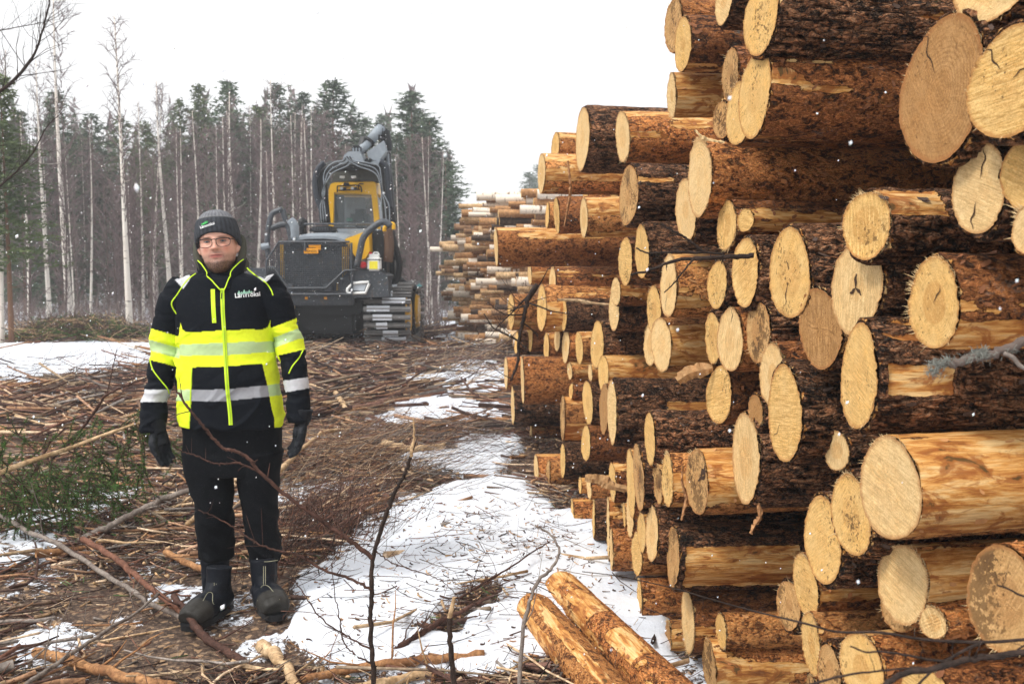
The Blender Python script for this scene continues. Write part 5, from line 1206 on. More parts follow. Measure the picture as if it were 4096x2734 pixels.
pp(body_m & inpoly(sx, sy, [(722, 1290), (735, 1335), (760, 1338), (730, 1350), (715, 1350)]), YE); pp(body_m & inpoly(sx, sy, [(1084, 1275), (1066, 1320), (1050, 1325), (1090, 1330)]), YE)
a1 = np.interp(sx, [600, 724], [1312, 1346]); a2 = np.interp(sx, [600, 660, 712], [1438, 1452, 1468]); pp(la & (sy > a1) & (sy < a2), YE); pp(la & (sy > a1+46) & (sy < a1+88), RY)
b1 = np.interp(sx, [1084, 1195], [1310, 1268]); b2 = np.interp(sx, [1110, 1224], [1420, 1394]); pp(ra & (sy > b1) & (sy < b2), YE); pp(ra & (sy > b1+43) & (sy < b1+85), RY)
pp(la & (sy > 1556) & (sy < 1606), SI); c1 = np.interp(sx, [1148, 1245], [1520, 1503]); pp(ra & (sy > c1) & (sy < c1+46), SI)
pp(inpoly(sx, sy, [(700, 1118), (748, 1080), (763, 1110), (733, 1155)]), SI); pp(inpoly(sx, sy, [(1045, 1066), (1096, 1096), (1062, 1130), (1026, 1106)]), SI)
st_ = (np.floor((sx+sy)/5.0) % 2 == 0); isr = (np.abs(c-np.array(RF)).sum(1) < .01) | (np.abs(c-np.array(SI)).sum(1) < .01) | (np.abs(c-np.array(RY)).sum(1) < .01); c[isr & st_] *= .82
paint(me, c); bj = bmesh.new(); bj.from_mesh(me); BVJ = BVHTree.FromBMesh(bj); bj.free()
jk = pobj('jacket', me, M['jacket'])
C0 = Vector((0, 0, CAMZ))
def onj(a, b, lift=.0015, bv=None):
    d = Vector(ray(a, b)).normalized(); h = (bv or BVJ).ray_cast(C0, d)
    return (h[0]-d*lift) if h[0] is not None else S(a, b, PY-.12)
def strip(name, pts, r, mat, parent, flat=.0, bv=None, lift=.0):
    P = [onj(a, b, lift, bv) for a, b in pts]; Q = curve(P, 5); mb = MB(); mb.tube(Q, r, 6); return mb.obj(name, mat, parent, True)
M['piping'] = plain('yellow_piping', (.62, .9, .03), .6, var=.05)
def band(name, pts, w_, mat, parent, lift=.0025):     # flat ribbon lying on the jacket
    mb = MB(); V = []
    n = len(pts)
    for i in range(n):
        a, b = pts[i]; a0, b0 = pts[max(0, i-1)]; a1_, b1_ = pts[min(n-1, i+1)]; dx, dy = a1_-a0, b1_-b0; l = math.hypot(dx, dy); nx, ny = -dy/l*w_/2, dx/l*w_/2
        V += [onj(a+nx, b+ny, lift), onj(a, b, lift+.002), onj(a-nx, b-ny, lift)]
    Fc = []
    for i in range(n-1):
        for k in range(2): Fc.append((i*3+k, i*3+k+1, (i+1)*3+k+1, (i+1)*3+k))
    mb.add(V, Fc); return mb.obj(name, mat, parent, True)
def dens(pts, k=6): return [(p.x, p.y) for p in curve([Vector((a, b, 0)) for a, b in pts], k)]
zp = band('zip', dens([(889, 1152), (891, 1240), (896, 1320), (903, 1450), (910, 1560), (919, 1640), (923, 1698)], 10), 16, M['piping'], jk)
band('zip_teeth', dens([(889, 1156), (891, 1240), (896, 1320), (903, 1450), (910, 1560), (919, 1640), (923, 1698)], 10), 2.5, plain('zip_teeth', (.4, .6, .05)), zp, .0055)
band('zip_puller', [(887, 1170), (886, 1185), (885, 1194)], 4, M['mblack'], zp, .006)
band('chest_pocket_zip', dens([(851, 1155), (853, 1220), (857, 1290)], 6), 17, M['piping'], jk)
for pts in ([(783, 1093), (757, 1112), (733, 1140), (708, 1178), (688, 1206), (690, 1228), (706, 1254)], [(988, 1070), (1000, 1082), (1030, 1106), (1064, 1130), (1084, 1158), (1092, 1180)], [(600, 1440), (612, 1478), (640, 1516), (668, 1550), (676, 1572)], [(1212, 1400), (1194, 1432), (1170, 1462), (1155, 1492)],
            [(768, 1468), (764, 1530), (762, 1600), (757, 1694)]):
    strip('piping', dens(pts, 4), .0032, M['piping'], jk)
# collar with its hood lining, open at the front
mb = MB(); V = []; Fc = []; n = 60; m = 7
for i in range(m):
    for k in range(n):
        t = -math.pi/2+ (k/(n-1)-.5)*0; ang = math.radians(-90)+math.radians(4)+(2*math.pi-math.radians(8))*k/(n-1); u = i/(m-1)
        c_, s_ = math.cos(ang), math.sin(ang); fr_ = max(0, -s_)
        op = math.exp(-((ang+math.pi/2)/.35)**2)+math.exp(-((ang-1.5*math.pi)/.35)**2); rx = .093+.016*u-.006*fr_; ry = .09+.012*u+.038*fr_*(1-u); cx, cy = S(882, 1100, PY).x+.045*fr_*(1-.5*u), PY+.0
        zz = S(880, 1118, PY).z-.045*fr_**3+u*(.082-.022*fr_**2+.01*abs(c_)); V.append((cx+rx*c_+(.045*u*op*(1 if c_ > 0 else -1)), cy+ry*s_, zz))
for i in range(m-1):
    for k in range(n-1): Fc.append((i*n+k, i*n+k+1, (i+1)*n+k+1, (i+1)*n+k))
Va = np.array(V); Va = Va+.0025*fbm(Va[:, 0]*25, Va[:, 1]*25, Va[:, 2]*25, 2, 9)[:, None]
co = setmesh('collar', Va, Fc, [], cols=np.tile(BK, (len(Va), 1))); co_o = pobj('collar', co, M['jacket'], jk); sd = co_o.modifiers.new('thick', 'SOLIDIFY'); sd.thickness = .009; sd.offset = 0
mb = MB(); pl = [Vector(Va[(m-1)*n+k])+Vector((0, 0, .001)) for k in range(n)]
mb.tube([Vector(Va[i*n])+Vector((0, -.004, 0)) for i in range(m)]+pl[:14], .0028, 6); mb.tube([Vector(Va[i*n+n-1])+Vector((0, -.004, 0)) for i in range(m)]+pl[::-1][:14], .0028, 6); mb.obj('collar_piping', M['piping'], co_o, True)
# dark neck warmer and hood bunched behind the jaw
mb = MB(); c0_ = S(884, 1085, PY); 
ring_loft(mb, [(c0_.x, PY-.0, c0_.z-.06, .072, .082), (c0_.x, PY-.005, c0_.z-.03, .075, .085), (c0_.x, PY-.0, c0_.z+.0, .078, .083), (c0_.x, PY+.008, c0_.z+.022, .08, .08), (c0_.x, PY+.012, c0_.z+.03, .074, .072)], 40)
me = remesh(mb, .005, 2); V, Nn = mv(me); V = wrinkle(V, Nn, .005, 18, 31, (1, 1, 2)); V[:, 2] -= .05*sm(PY-.03, PY-.085, V[:, 1]); setv(me, V); paint(me, np.tile([.028, .03, .026], (len(V), 1))); pobj('neck_warmer', me, M['knit'])
mb = MB(); A_ = HM
for s in (1, -1):
    mb.tube(curve([HM @ Vector((s*.066, .0, -.012)), HM @ Vector((s*.085, .0, .03)), HM @ Vector((s*.096, .018, .075)), HM @ Vector((s*.09, .05, .13)), HM @ Vector((s*.05, .1, .14))], 5), [.018]*6+[.019]*6+[.019]*6+[.014]*3, 8)
mb.tube(curve([HM @ Vector((-.07, .08, .13)), HM @ Vector((0, .115, .135)), HM @ Vector((.07, .08, .13))], 5), .014, 8)
mb.tube(curve([HM @ Vector((-.09, .03, .02)), HM @ Vector((0, .1, .02)), HM @ Vector((.09, .03, .02))], 5), .04, 8)
me = remesh(mb, .006, 3); V, Nn = mv(me); paint(me, np.tile([.075, .075, .06], (len(V), 1))*(1+.2*fbm(V[:, 0]*30, V[:, 1]*30, V[:, 2]*30, 2, 1)[:, None])); pobj('hood', me, M['knit'], jk)
# logo on the chest and on the hat
def proj_on(bv, lift):
    def f(me):
        for v in me.vertices:
            d = (v.co-C0).normalized(); h = bv.ray_cast(C0, d)
            if h[0] is not None: v.co = h[0]-d*lift
    return f
M['logow'] = plain('white_print', (.85, .87, .88), .6, var=.03); M['logog'] = plain('pale_green_print', (.3, .55, .42), .6, var=.1); M['logogr'] = plain('green_print', (.05, .42, .1), .6)
lg = text_obj('chest_lettering', 'Lämmöksi', .0275, M['logow'], jk, S(990, 1178, PY-.16), Matrix.Rotation(math.radians(-4.5), 4, 'Y') @ FR, bold=.0007, proj=proj_on(BVJ, .0045))
def trees_logo(name, pts, mat, parent, bv):
    mb = MB()
    for (a, b, w_, h_) in pts:
        P = [onj(a-w_, b, .0036, bv), onj(a+w_, b, .0036, bv), onj(a+w_*.1, b-h_, .0036, bv), onj(a-w_*.1, b-h_, .0036, bv)]; mb.add(P, [(0, 1, 2, 3)])
    return mb.obj(name, mat, parent)
trees_logo('chest_tree_print', [(956, 1175, 8, 14), (966, 1174, 6, 9), (977, 1173, 9, 16), (988, 1172, 6, 9), (997, 1171, 8, 13), (1006, 1170, 6, 8)], M['logog'], lg, BVJ)
bh = bmesh.new(); bh.from_mesh(hat); bh.transform(Matrix.Translation(PO)); BVHat = BVHTree.FromBMesh(bh); bh.free()
lg2 = text_obj('hat_lettering', 'Lämmöksi', .0165, M['logow'], hat_o, S(829, 900, PY-.1), Matrix.Rotation(math.radians(-17), 4, 'Y') @ FR, bold=.0004, proj=proj_on(BVHat, .0045))
trees_logo('hat_tree_print', [(808, 899, 4, 8), (814, 897, 5, 9), (821, 893, 5, 10), (828, 890, 4, 9)], M['logogr'], lg2, BVHat)
# trousers
mb = MB()
ring_loft(mb, rings_from([(1660, 740, 1118, .13), (1690, 734, 1124, .13), (1780, 736, 1122, .128), (1850, 742, 1120, .122), (1885, 742, 1122, .12)]), 56, 2.3)
ring_loft(mb, rings_from([(1800, 734, 936, .115, 0), (1880, 744, 937, .115, 0), (1983, 778, 930, .095, -.01), (2040, 788, 926, .09, -.01), (2120, 795, 925, .086, .0), (2190, 796, 926, .08, .01), (2226, 798, 921, .075, .01)]), 44, 2.2)
ring_loft(mb, rings_from([(1800, 937, 1130, .115, 0), (1880, 942, 1124, .115, 0), (1983, 963, 1106, .095, -.01), (2040, 976, 1104, .09, -.01), (2120, 988, 1115, .086, .0), (2200, 996, 1116, .08, .01), (2240, 999, 1112, .075, .01)]), 44, 2.2)
me = remesh(mb, .005, 5); V, Nn = mv(me); sx, sy = to_src(V[:, 0], V[:, 1], V[:, 2])
k_ = sm(1900, 2050, sy); V = wrinkle(V, Nn, .009, 6, 71, (1.4, 1, 1.3)); f3_ = fbm(V[:, 0]*4, V[:, 1]*4, V[:, 2]*9+V[:, 0]*8, 2, 72); V = V+Nn*(.009*k_*np.clip(1-np.abs(f3_)*4, 0, 1))[:, None]
setv(me, V); paint(me, np.tile([.0035, .0045, .0065], (len(V), 1))); pobj('trousers', me, M['trouser'])
# boots
for (sh, hl, to, nm) in (([(2200, 802, 916, .06), (2290, 808, 914, .057), (2353, 814, 910, .055), (2420, 826, 912, .055), (2455, 840, 914, .055)], (898, 2462), (788, 2530), 0), ([(2205, 1002, 1108, .06), (2290, 1008, 1108, .057), (2353, 1010, 1106, .055), (2400, 1012, 1102, .055), (2440, 1014, 1096, .055)], (1048, 2440), (1100, 2506), 1)):
    g0, g1 = G(hl[0]/K, hl[1]/K), G(to[0]/K, to[1]/K); zb = gz(g0.x, g0.y)+.03; d = (g1-g0).normalized(); sd_ = Vector((-d.y, d.x, 0)); Lf = .30; toe = g0+d*Lf; mb = MB()
    ring_loft(mb, rings_from([(*a, .0) for a in sh], 5, g0.y+.035 if 0 else PY+.0), 36)
    zt = lambda z: Vector((0, 0, zb+z))
    P = [g0+d*.0+zt(.055), g0+d*.06+zt(.06), g0+d*.13+zt(.06), g0+d*.2+zt(.052), g0+d*.25+zt(.047), g0+d*.278+zt(.04)]
    for s, rr in ((.0, [.05, .055, .056, .054, .05, .038]), (.022, [.032, .04, .046, .048, .042, .03]), (-.022, [.032, .04, .046, .048, .042, .03])): mb.tube([p+sd_*s for p in P], rr, 16)
    mb.tube([g0+d*.02+zt(.05), g0+d*.045+zt(.12), g0+d*.03+zt(.2)], [.05, .055, .056], 20)
    mb.tube([g0+d*.10+zt(.07), g0+d*.05+zt(.12)], [.045, .05], 16)
    me = remesh(mb, .005, 5); V, Nn = mv(me); V = wrinkle(V, Nn, .003, 12, 81+nm, (1, 1, 2)); V[:, 2] = np.maximum(V[:, 2], zb+.012); setv(me, V)
    al = (V[:, 0]-g0.x)*d.x+(V[:, 1]-g0.y)*d.y; cl = np.tile([.008, .010, .015], (len(V), 1)); cap = sm(.185, .195, al)*(V[:, 2] < zb+.12); cl = blend(cl, cap, (.034, .032, .029)); cl = blend(cl, sm(zb+.035, zb+.025, V[:, 2]), (.012, .012, .012)); cl = cl*(1+.35*fbm(V[:, 0]*30, V[:, 1]*30, V[:, 2]*30, 3, 4)[:, None])
    bb = bmesh.new(); bb.from_mesh(me); 
    paint(me, cl); bb.free(); bm2 = bmesh.new(); bm2.from_mesh(me); BB = BVHTree.FromBMesh(bm2); bm2.free(); bo = pobj('boot', me, M['leather'])
    mb = MB(); n = 28; V = []
    for z_, e in ((0, 0), (.026, .003)):
        for k in range(n):
            t = 2*math.pi*k/n; u = .5+.5*math.cos(t); wd = .058*abs(math.sin(t))**.6*(.85+.25*u); V.append(g0+d*(-.045+.34*u)+sd_*math.copysign(wd+e, math.sin(t))+zt(z_-.006))
    mb.add(V, [(k, (k+1) % n, n+(k+1) % n, n+k) for k in range(n)]+[tuple(range(n))[::-1], tuple(range(n, 2*n))]); mb.obj('sole', M['mblack'], bo)
    ST = plain('pale_stitching', (.33, .32, .22)) if nm == 0 else ST
    xl_, xr_ = sh[1][1], sh[1][2]; xm = (xl_+xr_)/2
    for pts in ([(xl_-4, 2236), (xm, 2244), (xr_+3, 2238)], [(xm-4, 2262), (xm-4, 2340)], [(xm+4, 2262), (xm+4, 2336)], ([(812, 2400), (832, 2368), (850, 2372), (852, 2410), (880, 2430)] if nm == 0 else [(1030, 2400), (1045, 2345), (1070, 2340), (1090, 2360), (1118, 2395)])):
        strip('stitching', pts, .0013, ST, bo, bv=BB)
# gloves: palm, four separate fingers and a thumb, hanging relaxed
def glove(wr, d, s, pn, nm):
    d = d.normalized(); s = (s-d*s.dot(d)).normalized(); pn = d.cross(s)*(1 if d.cross(s).dot(pn) > 0 else -1); mb = MB()
    mb.tube([wr-d*.05, wr-d*.01, wr+d*.02], [.044, .04, .034], 16)
    for k, (o, ln, r) in enumerate(((-.03, .078, .0125), (-.010, .084, .0128), (.011, .078, .0125), (.031, .062, .0112))):
        a = wr+s*o*.6+d*.01; b = wr+s*o+d*(.098-.004*abs(k-1)); mb.tube([a, a.lerp(b, .5), b], [.02, .019, .0165], 12)
        f = [b]; dd = d.copy()
        for j, fr_ in enumerate((.45, .32, .23)):
            dd = (dd+pn*(.22+.13*j)+s*o*.8).normalized(); f.append(f[-1]+dd*ln*fr_)
        mb.tube(f, [r*1.08, r, r*.95, r*.72], 12)
        mb.tube([f[-1], f[-1]+dd*.004], [r*.72, r*.3], 10)
    mb.tube([wr+d*.03, wr+d*.075], [.03, .03], 14)
    t0 = wr-s*.026+d*.028; t1 = t0-s*.024+d*.03+pn*.012; t2 = t1+d*.033-s*.004+pn*.008; t3 = t2+d*.026+s*.004+pn*.006; mb.tube([t0, t1, t2, t3], [.019, .0165, .014, .0105], 12)
    me = remesh(mb, .0034, 3); V, Nn = mv(me); V = wrinkle(V, Nn, .0022, 30, 90+nm); setv(me, V); al = (V-np.array(wr)) @ np.array(d)
    cl = np.tile([.012, .014, .018], (len(V), 1)); n3 = fbm(V[:, 0]*35, V[:, 1]*35, V[:, 2]*35, 2, 8); cl = blend(cl, (n3 > .15)*.6*(al > .02), (.035, .038, .045)); paint(me, cl); pobj('glove', me, M['gloves'])
wl = S(629, 1712, PY-.075); glove(wl, Vector((.20, -.02, -1)), Vector((.55, .8, 0)), Vector((1, -.4, 0)), 0)
wr_ = S(1207, 1676, PY-.07); glove(wr_, Vector((-.17, -.02, -1)), Vector((-.55, .8, 0)), Vector((-1, -.4, 0)), 1)
# ---------------------------------------------------------------- slash: single branches first, then what nobody could count
def onG(dx, dy, lift=0.0):
    g = G(dx, dy, 0); g = G(dx, dy, gz(g.x, g.y)+lift); return g
# the young birch stem in front, with broken top
SA = 2.75
def sap(pts, Y=SA): return [D(p[0], p[1], p[2] if len(p) > 2 else Y) for p in pts]
sap0 = D(868, 2050, SA); sroot = empty('sapling', (sap0.x, SA, gz(sap0.x, SA)-.02)); tag(sroot, 'thin forked leafless sapling with broken top, standing in front of the snow patch', 'sapling')
def sp(name, pts, r0, r1, mat=M['branch_black'], seed=1, twigs=8, tl=.12):
    R = random.Random(seed); P = curve(sap(pts), 8); n = len(P); mb = MB()
    for i in range(1, n-1): P[i] = P[i]+Vector((R.gauss(0, .0012), R.gauss(0, .0012), R.gauss(0, .0012)))
    rad = [(r0+(r1-r0)*i/(n-1))*R.uniform(.92, 1.12) for i in range(n)]; mb.tube(P, rad, 8)
    for k in range(twigs):
        i = R.randrange(3, n-1); t = (P[i]-P[i-1]).normalized(); e = (t*.4+Vector((R.gauss(0, .6), R.gauss(0, .6), R.gauss(.4, .5)))).normalized(); l_ = tl*R.uniform(.15, 1)
        mb.tube([P[i], P[i]+e*l_*.5+Vector((0, 0, R.gauss(0, .004))), P[i]+e*l_], [rad[i]*.45, rad[i]*.33, rad[i]*.15], 4)
    for k in range(n//2):              # buds
        i = R.randrange(1, n-1); e = Vector((R.gauss(0, 1), R.gauss(0, 1), R.gauss(0, 1))).normalized(); mb.tube([P[i]+e*rad[i]*.7, P[i]+e*(rad[i]*1.3+.003)], [rad[i]*.4, .0005], 4)
    return mb.obj(name, mat, sroot, True)
sp('stem', [(868, 2060), (866, 1800), (858, 1568), (851, 1450), (853, 1370), (855, 1285), (878, 1200), (897, 1150), (915, 1110), (932, 1080), (942, 1045)], .0078, .0046, twigs=7, tl=.08)
sp('broken_tip', [(942, 1046), (947, 1020), (951, 990), (947, 958)], .0045, .002, M['twig_tan'], 2, 0)
sp('side_branch', [(855, 1280), (820, 1250), (770, 1215), (720, 1180), (660, 1138), (600, 1085), (570, 1050), (540, 1033), (515, 1028), (490, 1005), (465, 975), (440, 945), (415, 910), (398, 885)], .0068, .0028, M['twig_dark'], 3, 12, .09)
sp('side_branch', [(598, 1083), (560, 1065), (540, 1060), (510, 1063), (480, 1058), (450, 1045), (420, 1035), (395, 1020)], .0032, .0012, M['twig_dark'], 4, 6, .05)
sp('side_branch', [(853, 1350), (800, 1325), (740, 1305), (690, 1275), (640, 1262), (590, 1245), (540, 1210), (505, 1190), (455, 1168)], .0045, .0014, M['twig_dark'], 5, 12, .14)
sp('side_branch', [(862, 1262), (900, 1290), (960, 1310), (1010, 1330), (1045, 1360), (1062, 1400)], .002, .0008, M['twig_dark'], 6, 6, .08)
sp('side_branch', [(852, 1520), (815, 1500), (788, 1470), (780, 1420), (770, 1370), (760, 1290)], .003, .001, M['twig_dark'], 7, 7, .12)
sp('side_branch', [(853, 1490), (800, 1460), (740, 1420), (690, 1350), (655, 1300)], .003, .001, M['twig_dark'], 8, 9, .12)
limb('sapling', [D(1046, 2000, 2.9), D(1042, 1700, 2.9), D(1040, 1568, 2.9), D(1034, 1480, 2.9), D(1031, 1415, 2.9)], .009, .0075, M['branch_black'], 'short upright broken sapling stem, right of the forked one', 'sapling', twigs=3, tl=.12, seed=9)
_bs = bpy.data.objects['sapling.001']; mb = MB(); mb.tube([D(1031, 1416, 2.9), D(1036, 1395, 2.9), D(1042, 1368, 2.9)], [.0072, .007, .005], 7); mb.obj('broken_tip', M['twig_tan'], _bs)
B3 = 'branches lying on the slash'
for k, (pts, r0, r1, mt, lb, tw) in enumerate((
    ([(1188, 1650, 3.1), (1196, 1480, 3.1), (1215, 1380, 3.12), (1236, 1330, 3.15), (1268, 1300, 3.2), (1283, 1260, 3.25), (1262, 1225, 3.3), (1228, 1203, 3.3)], .0075, .003, 'twig_grey', 'grey twig bent in a hook in front of the loose logs', 3),
    ([(880, 1510, None), (930, 1475, .02), (1000, 1430, .04), (1060, 1400, .06), (1110, 1375, .1), (1150, 1352, .14)], .016, .005, 'twig_dark', 'dark branch lying across the snow patch toward the pile', 12),
    ([(1055, 1370, .04), (1110, 1335, .06), (1170, 1300, .08), (1225, 1262, .1), (1262, 1240, .12)], .006, .003, 'twig_dark', 'thin dark twig on the snow left of the loose logs', 10),
    ([(-20, 1322, .15), (60, 1290, .2), (150, 1255, .25), (230, 1215, .28), (300, 1180, .3), (370, 1145, .32), (440, 1120, .35)], .021, .017, 'twig_grey', 'thickest grey branch, rising to the right behind the left leg of the man', 7),
    ([(-20, 1170, .1), (60, 1215, .1), (140, 1250, .09), (230, 1310, .08), (300, 1350, .07), (350, 1385, .06), (430, 1420, .05)], .0135, .011, 'twig_grey', 'long grey branch running down to the right to the boot', 5),
    ([(190, 1235, .14), (250, 1270, .12), (320, 1325, .1), (380, 1375, .08), (425, 1405, .06)], .016, .013, 'twig_red', 'reddish branch parallel beside the long grey one', 4),
    ([(380, 1265, .09), (430, 1290, .08), (480, 1312, .07), (520, 1330, .06)], .016, .015, 'twig_orange', 'orange stick pointing at the left boot shaft', 2),
    ([(60, 1568, .08), (130, 1520, .08), (220, 1460, .1), (310, 1405, .12), (365, 1360, .14)], .009, .006, 'twig_grey', 'slim grey branch rising right in the lower left corner', 6),
    ([(80, 1495, .03), (180, 1520, .03), (270, 1545, .03), (400, 1575, .03)], .022, .02, 'twig_orange', 'rough orange branch along the lower left edge', 3),
    ([(398, 1365, .09), (425, 1400, .08), (460, 1450, .05), (520, 1490, .03), (600, 1550, .02)], .014, .02, 'twig_dark', 'dark branch starting at the toe of the left boot and running off the bottom', 4),
    ([(600, 1480, .02), (640, 1510, .03), (690, 1580, .04)], .03, .018, 'twig_tan', 'pale torn slab of wood at the bottom edge by the snow', 0),
    ([(690, 1560, .02), (790, 1535, .02), (900, 1520, .03), (1000, 1510, .02), (1110, 1500, .02)], .016, .018, 'twig_orange', 'peeled stick lying across the bottom of the snow patch', 3),
    ([(760, 1590, .02), (900, 1560, .02), (1020, 1540, .02)], .02, .016, 'twig_tan', 'barkless stick below the peeled one at the bottom edge', 2),
    ([(430, 1200, .1), (485, 1150, .12), (540, 1110, .15)], .014, .01, 'twig_tan', 'bright split stick seen between the legs', 0),
    ([(640, 1080, .12), (690, 1030, .15), (745, 990, .18), (800, 985, .16)], .02, .014, 'twig_tan', 'pale stick pointing away beside the right glove', 2),
    ([(770, 900, .1), (790, 930, .1), (800, 962, .05)], .03, .02, 'twig_tan', 'short thick pale stick on the slash behind the right glove', 0),
    ([(860, 1010, .05), (960, 1000, .05), (1080, 975, .08), (1170, 955, .1)], .014, .01, 'twig_orange', 'long orange stick pointing right at the foot of the pile', 3),
    ([(880, 1015, .1), (940, 1028, .09), (1020, 1020, .1)], .035, .02, 'twig_tan', 'pale bark flake on the brush in the middle ground', 0),
    ([(120, 1050, .3), (170, 1000, .5), (220, 940, .6), (245, 905, .65), (300, 880, .8), (350, 860, .9)], .012, .004, 'twig_dark', 'dark curved branch arching behind the green spruce top', 10),
    ([(245, 905, .65), (255, 860, .85), (268, 800, 1.1)], .004, .002, 'twig_dark', 'thin side twig standing up from the dark arching branch', 5),
    ([(80, 1090, .1), (110, 1020, .35), (150, 980, .5)], .01, .006, 'twig_dark', 'short dark branch standing in the green spruce top', 3))):
    P = []
    for p in pts:
        if len(p) > 2 and p[2] is not None and p[2] > 2: P.append(D(*p))
        elif k in (18, 19, 20): P.append(D(p[0], p[1], 6.0-.0*p[2]))
        elif k in (3,): P.append(D(p[0], p[1], 5.3+.25*(p[0]/440)))
        else: P.append(onG(p[0], p[1], (p[2] or 0)+r0*.7))
    limb('branch', P, r0, r1, M[mt], lb, 'branch', B3, twigs=tw, tl=.35, seed=100+k, tr=.3, up=.35)
# fallen spruce top with green needles
st = empty('spruce_branch', onG(120, 1130)); tag(st, 'cut green spruce top lying in the slash left of the man', 'spruce branch')
stem = [D(-30, 1095, 5.6), D(60, 1060, 5.6), D(150, 1030, 5.7), D(230, 1000, 5.7), D(300, 975, 5.75), D(345, 962, 5.8)]
mb = MB(); SP = curve(stem, 8); mb.tube(SP, [.018-.012*i/(len(SP)-1) for i in range(len(SP))], 8); mb.obj('stem', M['twig_tan'], st, True)
R = random.Random(44); nd = MB(); tw = MB()
def needled(p, d, L, depth=0):
    n = max(3, int(L/.05)); P = [p]
    for j in range(n): d = (d+Vector((R.gauss(0, .1), R.gauss(0, .1), R.gauss(-.03, .1)))).normalized(); P.append(P[-1]+d*L/n)
    tw.tube(P, [.004*(1-.6*j/n) for j in range(n+1)], 4, cap=False)
    for j in range(int(L/.0028)):
        s = R.uniform(.08, .999)*n; i = int(s); q_ = P[i].lerp(P[i+1], s-i); t = (P[i+1]-P[i]).normalized()
        e = (t*.7+Vector((R.gauss(0, 1), R.gauss(0, 1), R.gauss(.1, 1))).normalized()).normalized()*R.uniform(.014, .026); w_ = e.cross(Vector((R.gauss(0, 1), R.gauss(0, 1), R.gauss(0, 1)))).normalized()*.0026
        nd.add([q_-w_, q_+w_, q_+e], [(0, 1, 2)])
    if depth < 1:
        for j in range(int(L/.065)):
            s = R.uniform(.2, .95)*n; i = int(s); t = (P[i+1]-P[i]).normalized()
            needled(P[i], (t+Vector((R.gauss(0, .6), R.gauss(0, .6), R.gauss(-.1, .4)))).normalized(), L*R.uniform(.25, .45), depth+1)
for k in range(52):
    i = int(R.random()**.8*(len(SP)-2)) if k % 5 else R.randrange(0, 12); i = min(i, len(SP)-2); p = SP[i]; fr_ = i/len(SP)
    down = R.random() < .72
    dv = Vector((R.gauss(.35, .45), R.gauss(0, .6), R.uniform(-1.0, -.35) if down else R.uniform(.3, .8)))
    needled(p, dv.normalized(), (R.uniform(.25, .62) if down else R.uniform(.15, .32))*(1.15-.5*fr_))
for k in range(26): needled(D(R.uniform(-30, 210), R.uniform(1080, 1150), R.uniform(5.3, 6.2)), Vector((R.gauss(.7, .5), R.gauss(0, .5), R.gauss(-.15, .25))).normalized(), R.uniform(.25, .55))
tw.obj('twigs', M['twig_dark'], st); nd.obj('needles', M['needle'], st)
# dark twigs crossing the lower right corner
def S2(ox, oy, pts, Y): return [S(ox+a*.5867, oy+b*.5867, Y+(i*.0)) for i, (a, b) in enumerate(pts)]
for k, (pts, r0, r1, lb, tw_) in enumerate(((S2(1900, 1814, [(730, 800), (1000, 835), (1350, 912), (1600, 985), (1875, 1062)], 1.9)+S2(2996, 1814, [(390, 1155), (600, 1210), (900, 1215), (1190, 1262), (1600, 1280), (1990, 1255)], 1.62), .0009, .003, 'long thin dark twig running right across the lower logs', 5),
        (S2(2996, 1814, [(380, 1580), (650, 1508), (900, 1475), (1160, 1450)], 1.45), .002, .0012, 'short dark twig ending before the bright yellow oval log end', 3),
        (S2(2996, 1814, [(900, 1600), (1030, 1508), (1300, 1450), (1500, 1400), (1700, 1370), (1990, 1330)], 1.4), .0045, .005, 'thickest dark twig in the lower right corner', 4),
        (S2(2996, 1814, [(690, 1308), (800, 1348), (900, 1345), (1090, 1372), (1330, 1412), (1480, 1400)], 1.43), .0012, .0022, 'thin dark twig above the thickest one in the lower right corner', 3),
        (S2(2996, 1814, [(1130, 1600), (1230, 1490), (1350, 1405), (1480, 1330), (1590, 1285)], 1.5), .0018, .0026, 'dark twig linking the two crossing twigs in the lower right corner', 2),
        (S2(2996, 1814, [(1690, 893), (1760, 915), (1840, 955), (1990, 1010)], 1.45), .0013, .002, 'small dark twig before the dirt speckled log end', 1),
        (S2(2996, 1814, [(1990, 1240), (1900, 1290), (1800, 1350), (1720, 1400)], 1.45), .0016, .001, 'tiny dark twig branching under the dirt speckled log end', 1))):
    limb('twig', pts, r0, r1, M['branch_black'], lb, 'twig', 'dark twigs in front of the lower right logs', twigs=tw_, tl=.05, seed=140+k, tr=.4, sides=6)
